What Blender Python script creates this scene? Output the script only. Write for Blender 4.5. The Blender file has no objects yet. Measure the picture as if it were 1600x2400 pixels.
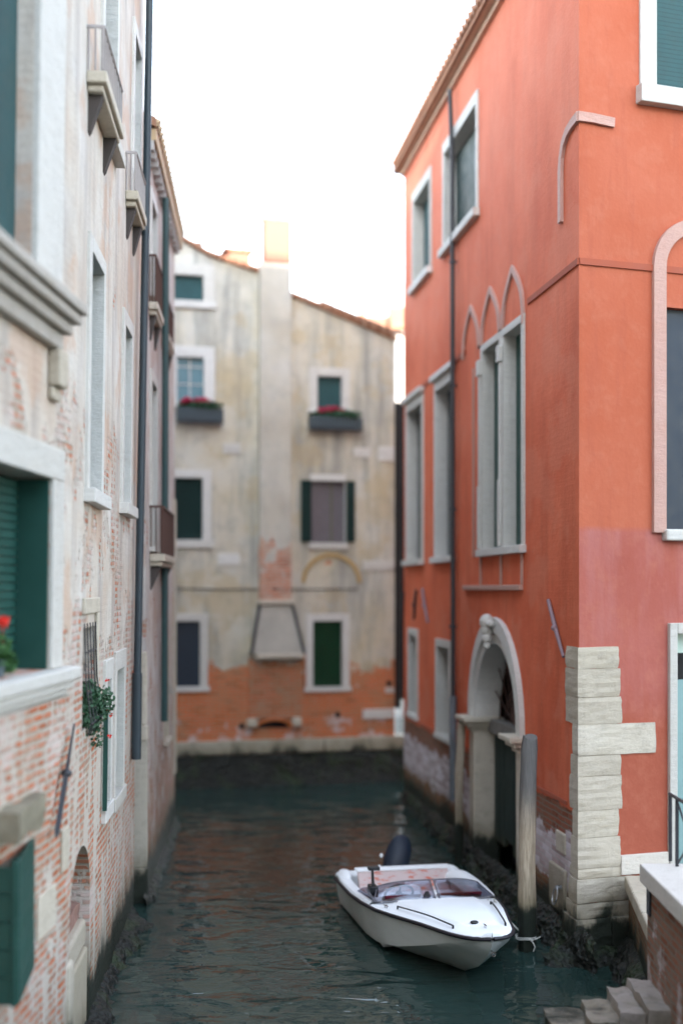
import bpy, bmesh, math, random
from mathutils import Vector, Matrix, noise as mnoise
random.seed(7)
R = math.radians
C = bpy.context.scene.collection
sc = bpy.context.scene

# ------------------------------------------------------------------ camera
CAM_H, HZ, FP = 4.0, 1380.0, 3000.0          # eye height, horizon row and focal length in photo pixels (1600 wide)
cam_d = bpy.data.cameras.new('camera'); cam = bpy.data.objects.new('camera', cam_d); C.objects.link(cam)
cam.location = (0, 0, CAM_H); cam.rotation_euler = (R(90), 0, 0)
cam_d.sensor_fit = 'HORIZONTAL'; cam_d.sensor_width = 24.0; cam_d.lens = 45.0
cam_d.shift_y = (HZ - 1200) / 1600.0
cam_d.clip_start = 0.1; cam_d.clip_end = 3000
cam_d.dof.use_dof = True; cam_d.dof.focus_distance = 12.9; cam_d.dof.aperture_fstop = 0.045 / 0.118
sc.camera = cam

# ------------------------------------------------------------------ sky and sun
SUN_EL = R(10); SUN_AZ = math.atan2(0.02, -1.0)   # low sun behind the camera
w = bpy.data.worlds.new('World'); sc.world = w; w.use_nodes = True
nt = w.node_tree; nt.nodes.clear()
sky = nt.nodes.new('ShaderNodeTexSky'); sky.sky_type = 'NISHITA'; sky.sun_disc = False
sky.sun_elevation = SUN_EL; sky.sun_rotation = SUN_AZ; sky.dust_density = 0.6; sky.ozone_density = 1.0; sky.air_density = 1.0
hsv = nt.nodes.new('ShaderNodeHueSaturation'); hsv.inputs['Saturation'].default_value = 0.5
bg = nt.nodes.new('ShaderNodeBackground'); bg.inputs['Strength'].default_value = 0.15
wo = nt.nodes.new('ShaderNodeOutputWorld')
nt.links.new(sky.outputs[0], hsv.inputs['Color']); tint = nt.nodes.new('ShaderNodeMix'); tint.data_type = 'RGBA'; tint.blend_type = 'MULTIPLY'; tint.inputs[0].default_value = 1.0; tint.inputs[7].default_value = (0.97, 1.0, 1.05, 1)
nt.links.new(hsv.outputs[0], tint.inputs[6]); nt.links.new(tint.outputs[2], bg.inputs['Color']); nt.links.new(bg.outputs[0], wo.inputs['Surface'])
sd = bpy.data.lights.new('sun', 'SUN'); sun = bpy.data.objects.new('sun', sd); C.objects.link(sun)
sd.energy = 2.0; sd.angle = R(0.5); sd.color = (1.0, 0.86, 0.74)
to_sun = Vector((math.sin(SUN_AZ) * math.cos(SUN_EL), math.cos(SUN_AZ) * math.cos(SUN_EL), math.sin(SUN_EL)))
sun.rotation_euler = to_sun.to_track_quat('Z', 'Y').to_euler()
vs = sc.view_settings; vs.view_transform = 'Standard'; vs.look = 'None'; vs.gamma = 1.0; vs.use_curve_mapping = False
vs.exposure = 3.5
sc.cycles.use_denoising = True
sc.cycles.max_bounces = 8; sc.cycles.diffuse_bounces = 5; sc.cycles.transparent_max_bounces = 12
sc.cycles.sample_clamp_indirect = 6.0; sc.cycles.caustics_reflective = False; sc.cycles.caustics_refractive = False

# ------------------------------------------------------------------ node helpers
class G:
    def __init__(s, name):
        s.m = bpy.data.materials.new(name); s.m.use_nodes = True; s.t = s.m.node_tree; s.t.nodes.clear()
        s.out = s.t.nodes.new('ShaderNodeOutputMaterial'); s._c = {}
    def n(s, ty, **p):
        x = s.t.nodes.new(ty)
        for k, v in p.items(): setattr(x, k, v)
        return x
    def put(s, sock, v):
        if v is None: return
        if isinstance(v, bpy.types.NodeSocket): s.t.links.new(v, sock)
        elif isinstance(v, (tuple, list)) and len(v) == 3 and sock.type == 'RGBA': sock.default_value = (*v, 1)
        else: sock.default_value = v
    def uv(s):
        if 'uv' not in s._c: s._c['uv'] = s.n('ShaderNodeTexCoord').outputs['UV']
        return s._c['uv']
    def ob(s):
        if 'ob' not in s._c: s._c['ob'] = s.n('ShaderNodeTexCoord').outputs['Object']
        return s._c['ob']
    def pos(s):
        if 'p' not in s._c: s._c['p'] = s.n('ShaderNodeNewGeometry').outputs['Position']
        return s._c['p']
    def xyz(s, v, i):
        x = s.n('ShaderNodeSeparateXYZ'); s.put(x.inputs[0], v); return x.outputs[i]
    def z(s):
        if 'z' not in s._c: s._c['z'] = s.xyz(s.pos(), 2)
        return s._c['z']
    def scale(s, v, k):
        x = s.n('ShaderNodeVectorMath', operation='MULTIPLY'); s.put(x.inputs[0], v); x.inputs[1].default_value = k; return x.outputs[0]
    def vadd(s, a, b):
        x = s.n('ShaderNodeVectorMath', operation='ADD'); s.put(x.inputs[0], a); s.put(x.inputs[1], b); return x.outputs[0]
    def noise(s, v, sc_=1.0, det=6, rough=0.6, dist=0.0, col=False):
        x = s.n('ShaderNodeTexNoise'); s.put(x.inputs['Vector'], v); x.inputs['Scale'].default_value = sc_
        x.inputs['Detail'].default_value = det; x.inputs['Roughness'].default_value = rough; x.inputs['Distortion'].default_value = dist
        return x.outputs[1 if col else 0]
    def voro(s, v, sc_=1.0, feat='F1'):
        x = s.n('ShaderNodeTexVoronoi', feature=feat); s.put(x.inputs['Vector'], v); x.inputs['Scale'].default_value = sc_; return x.outputs[0]
    def ma(s, op, a, b=None, c=None, clamp=False):
        x = s.n('ShaderNodeMath', operation=op, use_clamp=clamp); s.put(x.inputs[0], a)
        if b is not None: s.put(x.inputs[1], b)
        if c is not None: s.put(x.inputs[2], c)
        return x.outputs[0]
    def mr(s, v, a, b, c=0.0, d=1.0, smooth=False):
        x = s.n('ShaderNodeMapRange'); x.interpolation_type = 'SMOOTHSTEP' if smooth else 'LINEAR'
        s.put(x.inputs['Value'], v)
        for nm, q in (('From Min', a), ('From Max', b), ('To Min', c), ('To Max', d)): s.put(x.inputs[nm], q)
        return x.outputs[0]
    def mix(s, f, a, b, mode='MIX'):
        x = s.n('ShaderNodeMix', data_type='RGBA', blend_type=mode); s.put(x.inputs[0], f); s.put(x.inputs[6], a); s.put(x.inputs[7], b); return x.outputs[2]
    def ramp(s, f, st, interp='LINEAR'):
        x = s.n('ShaderNodeValToRGB'); x.color_ramp.interpolation = interp; e = x.color_ramp.elements
        while len(e) < len(st): e.new(0.5)
        for i, (p, c) in enumerate(st):
            e[i].position = p; e[i].color = (*c, 1) if isinstance(c, (tuple, list)) else (c, c, c, 1)
        s.put(x.inputs[0], f); return x.outputs[0]
    def zramp(s, st, z0=-1.0, z1=13.0):          # value by height
        return s.ramp(s.mr(s.z(), z0, z1), [((z - z0) / (z1 - z0), v) for z, v in st])
    def bump(s, h, strength=0.5, dist=0.01, normal=None):
        x = s.n('ShaderNodeBump'); s.put(x.inputs['Height'], h); x.inputs['Strength'].default_value = strength; x.inputs['Distance'].default_value = dist
        if normal is not None: s.put(x.inputs['Normal'], normal)
        return x.outputs[0]
    def bsdf(s, col, rough=0.8, metal=0.0, normal=None, spec=0.3, **k):
        x = s.n('ShaderNodeBsdfPrincipled'); s.put(x.inputs['Base Color'], col); s.put(x.inputs['Roughness'], rough); s.put(x.inputs['Metallic'], metal)
        s.put(x.inputs['Specular IOR Level'], spec); s.put(x.inputs['Normal'], normal)
        for a, b in k.items(): s.put(x.inputs[a.replace('_', ' ')], b)
        s.t.links.new(x.outputs[0], s.out.inputs['Surface']); return x

def algae(g, col, rough, z0=0.45, amp=0.22, w_=0.10, tint=((0.012, 0.016, 0.012), (0.035, 0.042, 0.03))):
    """dark weed and slime below the tide line, a green-ochre fringe on top of it"""
    nz = g.noise(g.scale(g.pos(), (1.6, 1.6, 0.9)), 2.0, 7, 0.65)
    lvl = g.ma('ADD', g.z(), g.ma('MULTIPLY', g.ma('SUBTRACT', nz, 0.5), -amp * 4))
    m = g.mr(lvl, z0 + w_, z0 - w_, smooth=True)
    fr = g.mr(lvl, z0 + 0.42, z0 + 0.02, smooth=True)
    dark = g.mix(g.noise(g.pos(), 9, 5, 0.7), tint[0], tint[1])
    fringe = g.mix(g.noise(g.pos(), 5, 4, 0.6), (0.10, 0.10, 0.03), (0.16, 0.12, 0.07))
    c = g.mix(g.ma('MULTIPLY', fr, 0.45), col, fringe)
    c = g.mix(m, c, dark)
    return c, g.mix(m, g.ma('ADD', rough, 0.0) if not isinstance(rough, float) else (rough,) * 3, (0.45,) * 3), m

BR_ORANGE = ((0.42, 0.115, 0.04), (0.30, 0.10, 0.055))
def brick(g, c1, c2, mortar, msize=0.010, bw=0.25, rh=0.066, wob=0.020):
    u = g.vadd(g.uv(), g.scale(g.vadd(g.noise(g.uv(), 2.2, 3, 0.6, col=True), (-0.5, -0.5, -0.5)), (wob * 2, wob * 2, 0)))
    x = g.n('ShaderNodeTexBrick'); g.put(x.inputs['Vector'], u); x.offset = 0.5
    x.inputs['Scale'].default_value = 1.0; x.inputs['Mortar Size'].default_value = msize; x.inputs['Mortar Smooth'].default_value = 0.25
    x.inputs['Brick Width'].default_value = bw; x.inputs['Row Height'].default_value = rh; x.inputs['Bias'].default_value = 0.0
    g.put(x.inputs['Color1'], c1); g.put(x.inputs['Color2'], c2); g.put(x.inputs['Mortar'], mortar)
    # a second brick node with grey values gives each brick its own tone
    y = g.n('ShaderNodeTexBrick'); g.put(y.inputs['Vector'], u); y.offset = 0.5
    for k, v in (('Scale', 1.0), ('Mortar Size', 0.0), ('Brick Width', bw), ('Row Height', rh), ('Bias', 0.0)): y.inputs[k].default_value = v
    g.put(y.inputs['Color1'], (0, 0, 0)); g.put(y.inputs['Color2'], (1, 1, 1))
    return x.outputs[0], x.outputs[1], y.outputs[0]

def wall_mat(name, plaster, br=BR_ORANGE, mortar=(0.42, 0.37, 0.30), expo=((-1, 1.0), (1.5, 1.0), (1.8, 0.0), (13, 0.0)),
             nscale=1.2, sharp=0.05, stains=(0.35, 0.33, 0.3), stain_amt=0.5, white=((-1, 0), (13, 0)), alg=0.45, streak=0.5, white_c=(0.55, 0.5, 0.5),
             msize=0.011, bumpk=1.0, pale=0.7, patch=None, patch_amt=0.0, bleed=0.03, gradient=None, smear=0.0, smear_c=(0.42, 0.38, 0.33)):
    g = G(name); P = g.pos(); U = g.uv()
    bc, bf, bt = brick(g, br[0], br[1], mortar, msize)
    bc = g.mix(g.mr(g.noise(U, 1.3, 5, 0.7), 0.46, 0.62, 0, 0.6), bc, g.mix(bt, mortar, (br[1][0] * .8, br[1][1] * 1.6, br[1][2] * 2.0)))
    tone = g.ramp(g.ma('ADD', g.ma('MULTIPLY', bt, 0.6), g.ma('MULTIPLY', g.noise(U, 2.0, 5, 0.7), 0.45)), [(0.15, 0.55), (0.4, 1.0), (0.75, 1.35)])
    bcm = g.mix(1.0, bc, tone, 'MULTIPLY'); bc = g.mix(bf, bcm, bc)
    bc = g.mix(g.mr(g.noise(U, 4.0, 6, 0.7), 0.45, 0.7, 0, pale), bc, mortar)
    n1 = g.noise(P, 0.9, 6, 0.62); n2 = g.noise(P, 4.5, 5, 0.65); n3 = g.noise(g.scale(P, (1.2, 1.2, 0.16)), 2.6, 5, 0.6)
    pl = g.ramp(n1, [(0.34, plaster[0]), (0.5, plaster[1]), (0.66, plaster[2])])
    pl = g.mix(g.mr(n3, 0.45, 0.72, 0, stain_amt * streak), pl, stains)
    pl = g.mix(g.mr(n2, 0.5, 0.75, 0, stain_amt * 0.6), pl, stains)
    if patch is not None:
        pm = g.mr(g.noise(g.vadd(P, (7, 3, 5)), 1.1, 5, 0.6), 0.56 - 0.04, 0.60, smooth=True)
        pl = g.mix(g.ma('MULTIPLY', pm, patch_amt), pl, patch)
    if gradient: pl = g.mix(g.ma('MULTIPLY', g.zramp(((-1, 0), (5, 0), (12, 1))), g.mr(n1, 0.3, 0.7, 0.35, 0.8)), pl, gradient)  # paler toward the top: haze and veiling light put into the plaster colour
    ex = g.zramp(expo)
    nn = g.ma('ADD', g.ma('MULTIPLY', g.noise(P, nscale, 7, 0.62), 0.75), g.ma('MULTIPLY', n2, 0.25))
    nn = g.mr(nn, 0.3, 0.7)
    m = g.mr(g.ma('SUBTRACT', ex, nn), -sharp, sharp, smooth=True)
    wz = g.zramp(white)
    wm = g.mr(g.ma('SUBTRACT', wz, g.mr(g.noise(g.vadd(P, (3, 1, 9)), 2.6, 6, 0.65), 0.3, 0.7)), -0.08, 0.10, smooth=True)
    wm = g.ma('MULTIPLY', wm, g.mr(bt, 0.1, 0.9, 0.45, 1.0))
    bcol = g.mix(g.ma('MULTIPLY', wm, 0.85), bc, white_c)
    if smear:
        sm = g.mr(g.ma('ADD', g.noise(g.scale(g.vadd(P, (2, 8, 1)), (3.0, 3.0, 0.9)), 1.5, 7, 0.68), g.ma('MULTIPLY', n2, 0.2)), 0.66 - smear * 0.2, 0.70 - smear * 0.2, smooth=True)
        bcol = g.mix(g.ma('MULTIPLY', sm, 0.9), bcol, g.mix(n2, smear_c, tuple(min(1, c * 1.35) for c in smear_c)))
        bf = g.ma('ADD', bf, sm, clamp=True)
    col = g.mix(m, pl, bcol)
    rg = 0.85
    col, rough, am = algae(g, col, rg, alg)
    bh = g.ma('MULTIPLY', g.ma('SUBTRACT', 1.0, bf), g.mr(m, 0, 1, bleed, 1.0))
    h = g.ma('ADD', g.ma('MULTIPLY', bh, 0.9), g.ma('ADD', g.ma('MULTIPLY', g.noise(P, 18, 5, 0.7), 0.7), g.ma('MULTIPLY', m, -0.9)))
    g.bsdf(col, rough, normal=g.bump(h, 0.75 * bumpk, 0.014), spec=0.25)
    return g.m

def simple(name, col, rough=0.6, metal=0.0, var=0.15, bump=0.0, nscale=6.0, spec=0.4, **k):
    g = G(name); n = g.noise(g.ob(), nscale, 5, 0.6)
    lo = tuple(c * (1 - var) for c in col); hi = tuple(min(1, c * (1 + var)) for c in col)
    g.bsdf(g.mix(n, lo, hi), g.mr(n, 0.3, 0.7, rough * 0.85, min(1, rough * 1.15)), metal,
           normal=g.bump(g.noise(g.ob(), nscale * 5, 4, 0.6), bump, 0.004) if bump else None, spec=spec, **k)
    return g.m

def stone_mat(name, c=((0.49, 0.44, 0.35), (0.60, 0.55, 0.47)), alg=0.45, layers=0.5, dirt=0.45, dirtc=(0.24, 0.21, 0.17)):
    g = G(name); P = g.pos()
    rv = g.n('ShaderNodeObjectInfo').outputs['Random']; o3 = g.n('ShaderNodeCombineXYZ'); g.put(o3.inputs[0], g.ma('MULTIPLY', rv, 37.0)); g.put(o3.inputs[2], g.ma('MULTIPLY', rv, 11.0)); P2 = g.vadd(P, o3.outputs[0])
    n = g.noise(P2, 2.4, 7, 0.65); lay = g.noise(g.scale(P2, (2.2, 2.2, 8.0)), 1.6, 7, 0.75)
    col = g.mix(n, c[0], c[1]); col = g.mix(g.ma('MULTIPLY', rv, 0.45), col, (c[0][0] * .72, c[0][1] * .68, c[0][2] * .6)); col = g.mix(g.mr(lay, 0.48, 0.72, 0, layers), col, (0.36, 0.30, 0.22))
    col = g.mix(g.mr(g.noise(P, 7, 6, 0.7), 0.52, 0.75, 0, dirt), col, dirtc)
    sp = g.mr(g.voro(g.scale(P, (1, 1, 1)), 22), 0.0, 0.16, 0.5, 0.0)
    col = g.mix(g.ma('MULTIPLY', sp, g.mr(g.noise(P, 3, 3), 0.5, 0.6)), col, (0.08, 0.07, 0.06))
    col, r, am = algae(g, col, 0.7, alg)
    h = g.ma('ADD', g.ma('MULTIPLY', lay, 1.2), g.ma('MULTIPLY', g.noise(P, 16, 6, 0.7), 0.7))
    g.bsdf(col, r, normal=g.bump(h, 0.7, 0.02), spec=0.3)
    return g.m

# ------------------------------------------------------------------ materials
M = {}
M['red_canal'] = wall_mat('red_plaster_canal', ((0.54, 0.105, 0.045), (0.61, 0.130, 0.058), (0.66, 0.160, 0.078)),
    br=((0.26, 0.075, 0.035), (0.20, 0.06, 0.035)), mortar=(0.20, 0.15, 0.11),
    expo=((-1, 1), (1.53, 1.0), (1.60, 0.0), (13, 0.0)), nscale=2.0, gradient=(0.70, 0.24, 0.15), stains=(0.40, 0.085, 0.038), stain_amt=0.5, streak=1.1, patch=(0.60, 0.20, 0.12), patch_amt=0.35,
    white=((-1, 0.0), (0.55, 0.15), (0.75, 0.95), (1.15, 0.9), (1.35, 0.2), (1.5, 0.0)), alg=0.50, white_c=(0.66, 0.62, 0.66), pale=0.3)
def red_front():
    g = G('red_plaster_front'); P = g.pos()
    n = g.noise(P, 0.9, 6, 0.6); n3 = g.noise(g.scale(P, (1.5, 1.5, 0.2)), 2.2, 5, 0.6); n2 = g.noise(P, 5, 5, 0.65)
    up = g.ramp(n, [(0.35, (0.40, 0.098, 0.047)), (0.65, (0.44, 0.122, 0.066))])
    lo = g.ramp(n, [(0.35, (0.33, 0.085, 0.060)), (0.65, (0.38, 0.115, 0.09))])
    lo = g.mix(g.mr(n3, 0.45, 0.7, 0, 0.6), lo, (0.42, 0.18, 0.17))
    vlo = g.mix(n2, (0.31, 0.075, 0.042), (0.36, 0.10, 0.06))
    lo = g.mix(g.mr(g.ma('ADD', g.z(), g.ma('MULTIPLY', n2, 0.8)), 3.4, 2.7, smooth=True), lo, vlo)
    col = g.mix(g.mr(g.ma('ADD', g.z(), g.ma('MULTIPLY', n2, 0.03)), 4.70, 4.63), up, lo)
    col = g.mix(g.mr(n2, 0.5, 0.8, 0, 0.35), col, (0.50, 0.19, 0.12))
    col = g.mix(g.mr(g.noise(g.scale(P, (2.2, 2.2, 0.22)), 3.0, 6, 0.65), 0.52, 0.72, 0, 0.45), col, (0.34, 0.085, 0.05))
    col, r, _ = algae(g, col, 0.85, 0.3)
    g.bsdf(col, r, normal=g.bump(g.ma('ADD', g.noise(P, 14, 6, 0.7), g.ma('MULTIPLY', g.noise(P, 2.5, 4), 2.0)), 0.45, 0.012), spec=0.25)
    return g.m
M['red_front'] = red_front()
M['cream'] = wall_mat('cream_stained_plaster', ((0.50, 0.44, 0.32), (0.54, 0.50, 0.41), (0.53, 0.52, 0.47)),
    br=((0.64, 0.15, 0.03), (0.44, 0.10, 0.035)), mortar=(0.36, 0.26, 0.17),
    expo=((-1, 1), (1.9, 1.0), (2.3, 0.6), (2.6, 0.3), (2.9, 0.12), (4.4, 0.12), (4.9, 0.02), (6.0, 0.10), (7, 0.0), (13, 0.0)), nscale=1.3,
    stains=(0.26, 0.26, 0.235), stain_amt=0.95, streak=1.1, alg=0.5, white=((-1, 0.0), (0.9, 0.45), (1.3, 0.35), (1.5, 0.12), (2, 0.05), (3, 0.0)), pale=0.15, patch=(0.42, 0.32, 0.17), patch_amt=0.4)
M['left_old'] = wall_mat('peeling_pale_plaster', ((0.52, 0.43, 0.35), (0.57, 0.52, 0.455), (0.61, 0.58, 0.54)),
    br=((0.54, 0.13, 0.038), (0.36, 0.115, 0.06)), mortar=(0.43, 0.385, 0.32),
    expo=((-1, 0.7), (1.0, 0.74), (2.0, 0.80), (2.9, 0.78), (3.4, 0.55), (4.0, 0.38), (5.0, 0.48), (5.8, 0.25), (7.5, 0.1), (13, 0.05)), nscale=1.4, pale=0.25, smear=0.20, patch=(0.50, 0.32, 0.22), patch_amt=0.55, bleed=0.08,
    stains=(0.30, 0.26, 0.24), stain_amt=0.55, streak=1.3, white=((-1, 0.0), (0.6, 0.3), (1.2, 0.42), (2.2, 0.25), (3.2, 0.5), (4, 0.5), (13, 0.6)), white_c=(0.58, 0.50, 0.46), alg=0.40, msize=0.017, bumpk=1.3)
M['left_side'] = wall_mat('smeared_pale_plaster', ((0.52, 0.43, 0.35), (0.57, 0.52, 0.455), (0.61, 0.58, 0.54)),
    br=((0.54, 0.13, 0.038), (0.36, 0.115, 0.06)), mortar=(0.43, 0.385, 0.32),
    expo=((-1, 0.7), (1.0, 0.74), (2.0, 0.80), (2.9, 0.78), (3.4, 0.55), (4.0, 0.38), (5.0, 0.48), (5.8, 0.25), (7.5, 0.1), (13, 0.05)), nscale=1.4, pale=0.35, smear=0.36, patch=(0.50, 0.32, 0.22), patch_amt=0.55, bleed=0.08,
    stains=(0.30, 0.26, 0.24), stain_amt=0.55, streak=1.3, white=((-1, 0.0), (0.6, 0.3), (1.2, 0.42), (2.2, 0.25), (3.2, 0.5), (4, 0.5), (13, 0.6)), white_c=(0.58, 0.50, 0.46), alg=0.45, msize=0.017, bumpk=1.3)
M['left_far'] = wall_mat('pinkish_worn_plaster', ((0.46, 0.38, 0.34), (0.54, 0.49, 0.455), (0.57, 0.54, 0.51)),
    br=((0.38, 0.13, 0.06), (0.30, 0.12, 0.08)), mortar=(0.42, 0.35, 0.29),
    expo=((-1, 1), (1.2, 0.85), (2.0, 0.45), (3.5, 0.4), (5.5, 0.25), (13, 0.2)), nscale=1.6, smear=0.22, patch=(0.40, 0.24, 0.17), patch_amt=0.5,
    stains=(0.26, 0.22, 0.21), stain_amt=0.6, streak=1.2, white=((-1, 0), (0.8, 0.2), (2, 0.5), (5, 0.4), (13, 0.4)), alg=0.45)
M['parapet_brick'] = wall_mat('parapet_brick', ((0.3, 0.12, 0.07),) * 3, br=((0.30, 0.10, 0.05), (0.23, 0.10, 0.065)), mortar=(0.22, 0.19, 0.15),
    expo=((-1, 1), (13, 1)), white=((-1, 0.35), (0.6, 0.45), (1.0, 0.2), (13, 0.0)), alg=-0.2)
M['stone'] = stone_mat('istrian_stone')
M['stone_clean'] = stone_mat('pale_dressed_stone', ((0.56, 0.55, 0.52), (0.66, 0.65, 0.62)), layers=0.12, dirt=0.25)
M['stone_rough'] = stone_mat('layered_rough_stone', ((0.46, 0.41, 0.33), (0.58, 0.53, 0.45)), layers=0.35, dirt=0.35)
M['joint'] = simple('dark_mortar_joint', (0.30, 0.26, 0.20), 0.9, var=.3)
M['stone_kerb'] = stone_mat('kerb_stone', ((0.46, 0.44, 0.36), (0.58, 0.56, 0.48)), alg=0.66, layers=0.2)
M['mould'] = stone_mat('pinkish_moulding', ((0.46, 0.26, 0.21), (0.52, 0.34, 0.29)), layers=0.1, dirt=0.2, dirtc=(0.5, 0.2, 0.12))
def mud():
    g = G('oyster_and_mud'); P = g.pos()
    v = g.voro(P, 16); n = g.noise(P, 7, 7, 0.7)
    col = g.ramp(n, [(0.38, (0.006, 0.008, 0.006)), (0.58, (0.016, 0.018, 0.013)), (0.78, (0.075, 0.07, 0.052))])
    col = g.mix(g.mr(g.noise(P, 30, 3, 0.7), 0.68, 0.74), col, (0.22, 0.21, 0.17))
    col = g.mix(g.mr(g.noise(P, 2.5, 3), 0.5, 0.65, 0, 0.5), col, (0.03, 0.055, 0.015))
    g.bsdf(col, 0.5, normal=g.bump(g.ma('ADD', v, n), 1.0, 0.05), spec=0.4); return g.m
M['mud'] = mud()
def water():
    g = G('canal_water'); P = g.pos()
    a = g.noise(g.scale(P, (0.8, 1.45, 1)), 2.1, 1.5, 0.4, 0.7)
    b = g.noise(g.scale(P, (0.9, 1.5, 1)), 6.0, 2, 0.45, 0.8)
    c = g.noise(g.scale(P, (0.6, 0.8, 1)), 0.8, 2, 0.5, 0.5)
    calm = g.mr(g.noise(P, 0.30, 2), 0.38, 0.62, 0.45, 1.1)
    h = g.ma('MULTIPLY', g.ma('ADD', g.ma('MULTIPLY', a, 0.75), g.ma('ADD', g.ma('MULTIPLY', b, 0.10), g.ma('MULTIPLY', c, 1.2))), calm)
    g.bsdf((0.018, 0.038, 0.033), 0.015, normal=g.bump(h, 0.85, 0.072), spec=0.5, IOR=1.42); return g.m
M['water'] = water()
def slat_mat(name, col, pitch=0.05):
    g = G(name); n = g.noise(g.pos(), 5, 5, 0.65); f = g.ma('FRACT', g.ma('DIVIDE', g.z(), pitch))
    c = g.mix(n, tuple(v * .7 for v in col), tuple(min(1, v * 1.35) for v in col))
    c = g.mix(g.mr(f, 0.0, 0.22, 0.6, 0.0), c, tuple(v * .25 for v in col))
    g.bsdf(c, g.mr(n, .3, .7, .4, .65), normal=g.bump(f, 0.6, 0.02), spec=0.3); return g.m
M['shutter'] = simple('green_shutter_paint', (0.012, 0.062, 0.050), 0.5, var=0.25, bump=0.15)
M['shutter_dark'] = slat_mat('dark_green_slats', (0.008, 0.030, 0.028))
M['shutter_teal'] = slat_mat('teal_slats', (0.030, 0.085, 0.092))
M['shutter_green'] = slat_mat('bottle_green_slats', (0.006, 0.042, 0.018))
M['navy'] = simple('navy_panel', (0.010, 0.020, 0.035), 0.5, var=0.2)
def glass():
    g = G('window_glass'); g.bsdf((0.018, 0.03, 0.035), 0.08, spec=0.6, normal=g.bump(g.noise(g.pos(), 3, 2), 0.1, 0.02)); return g.m
M['glass'] = glass()
M['glass_blue'] = simple('pale_curtained_glass', (0.07, 0.17, 0.21), 0.3, var=0.2)
M['curtain_grey'] = simple('grey_interior_curtain', (0.13, 0.115, 0.125), 0.8, var=0.3)
M['dark'] = simple('dark_interior', (0.012, 0.012, 0.012), 0.9)
M['infill'] = simple('grey_cement_infill', (0.16, 0.145, 0.13), 0.9, var=0.35, bump=0.6, nscale=3)
M['iron'] = simple('weathered_iron', (0.055, 0.058, 0.066), 0.45, 0.5, var=0.3, bump=0.3, nscale=20)
M['iron_pale'] = simple('mauve_painted_iron', (0.24, 0.17, 0.19), 0.6, var=0.25)
M['rail_pale'] = simple('dusty_pale_rail', (0.34, 0.31, 0.30), 0.8, var=0.25)
M['iron_rust'] = simple('rusty_iron', (0.085, 0.045, 0.035), 0.8, 0.2, var=0.4)
M['chrome'] = simple('galvanised_ring', (0.45, 0.46, 0.47), 0.3, 0.9)
M['pipe'] = simple('blue_grey_pipe_paint', (0.028, 0.042, 0.052), 0.5, var=0.2)
M['pipe_dark'] = simple('charcoal_pipe', (0.035, 0.034, 0.038), 0.5, var=0.2)
M['pipe_teal'] = simple('dark_teal_pipe_paint', (0.022, 0.060, 0.060), 0.5, var=0.2)
M['pipe_brown'] = simple('brown_copper_pipe', (0.12, 0.06, 0.055), 0.5, 0.2, var=0.3)
M['pipe_zinc'] = simple('zinc_pipe', (0.18, 0.21, 0.24), 0.4, 0.4, var=0.2)
def tile_mat(name, a, b):
    g = G(name); P = g.pos(); n = g.noise(P, 3.5, 6, 0.7)
    wv = g.n('ShaderNodeTexWave'); g.put(wv.inputs['Vector'], g.uv()); wv.inputs['Scale'].default_value = 1.6; wv.inputs['Distortion'].default_value = 0.3
    col = g.mix(n, a, b); col = g.mix(g.mr(g.noise(P, 9, 4), 0.5, 0.75, 0, .6), col, (0.22, 0.19, 0.14))
    g.bsdf(col, 0.85, normal=g.bump(wv.outputs[1], 0.9, 0.06)); return g.m
M['tiles'] = tile_mat('terracotta_tiles', (0.30, 0.13, 0.075), (0.44, 0.24, 0.15))
M['eave'] = simple('eave_plaster', (0.52, 0.36, 0.27), 0.8, var=0.3)
def wood(name, a, b, alg=None, tint=((0.012, 0.016, 0.012), (0.03, 0.036, 0.028)), paint=None):
    g = G(name); P = g.pos(); gr = g.noise(g.scale(P, (20, 20, 1.3)), 2.2, 7, 0.7, 0.5)
    col = g.ramp(gr, [(0.3, a), (0.62, b)]); col = g.mix(g.mr(gr, 0.62, 0.8, 0, .8), col, (0.05, 0.045, 0.04))
    if paint: col = g.mix(g.mr(g.z(), paint[0], paint[1], smooth=True), col, g.mix(gr, paint[2], paint[3]))
    r = 0.85
    if alg is not None: col, r, _ = algae(g, col, 0.85, alg, amp=0.12, w_=0.06, tint=tint)
    g.bsdf(col, r, normal=g.bump(gr, 0.9, 0.015), spec=0.2); return g.m
M['pole'] = wood('weathered_pole_wood', (0.16, 0.12, 0.08), (0.48, 0.40, 0.30), 0.52, paint=(1.2, 1.9, (0.045, 0.045, 0.045), (0.22, 0.21, 0.20)))
M['pole_far'] = wood('weathered_pole_wood_pale', (0.22, 0.17, 0.12), (0.44, 0.38, 0.30), 0.62)
M['door_wood'] = wood('rotting_green_door', (0.018, 0.032, 0.03), (0.05, 0.07, 0.062), 0.2)
M['gel'] = simple('white_gelcoat', (0.87, 0.90, 0.91), 0.5, var=0.02, spec=0.35)
def hullm():
    g = G('white_hull_gelcoat'); o = g.ob(); zz = g.xyz(o, 2); n = g.noise(g.scale(o, (1.5, 1, 5)), 2.5, 6, 0.6)
    col = g.mix(n, (0.58, 0.61, 0.58), (0.72, 0.75, 0.73))
    m = g.mr(g.ma('ADD', zz, g.ma('MULTIPLY', n, 0.04)), 0.045, 0.005)
    col = g.mix(m, col, (0.10, 0.095, 0.06)); g.bsdf(col, 0.25, spec=0.5); return g.m
M['hull'] = hullm()
M['rubber'] = simple('black_rub_rail', (0.015, 0.012, 0.018), 0.45)
M['plastic'] = simple('black_plastic', (0.012, 0.013, 0.015), 0.35)
M['cover'] = simple('navy_engine_cover', (0.010, 0.018, 0.034), 0.55, var=0.3, bump=0.3, nscale=14)
M['maroon'] = simple('maroon_vinyl', (0.13, 0.015, 0.028), 0.4, var=0.2)
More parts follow.
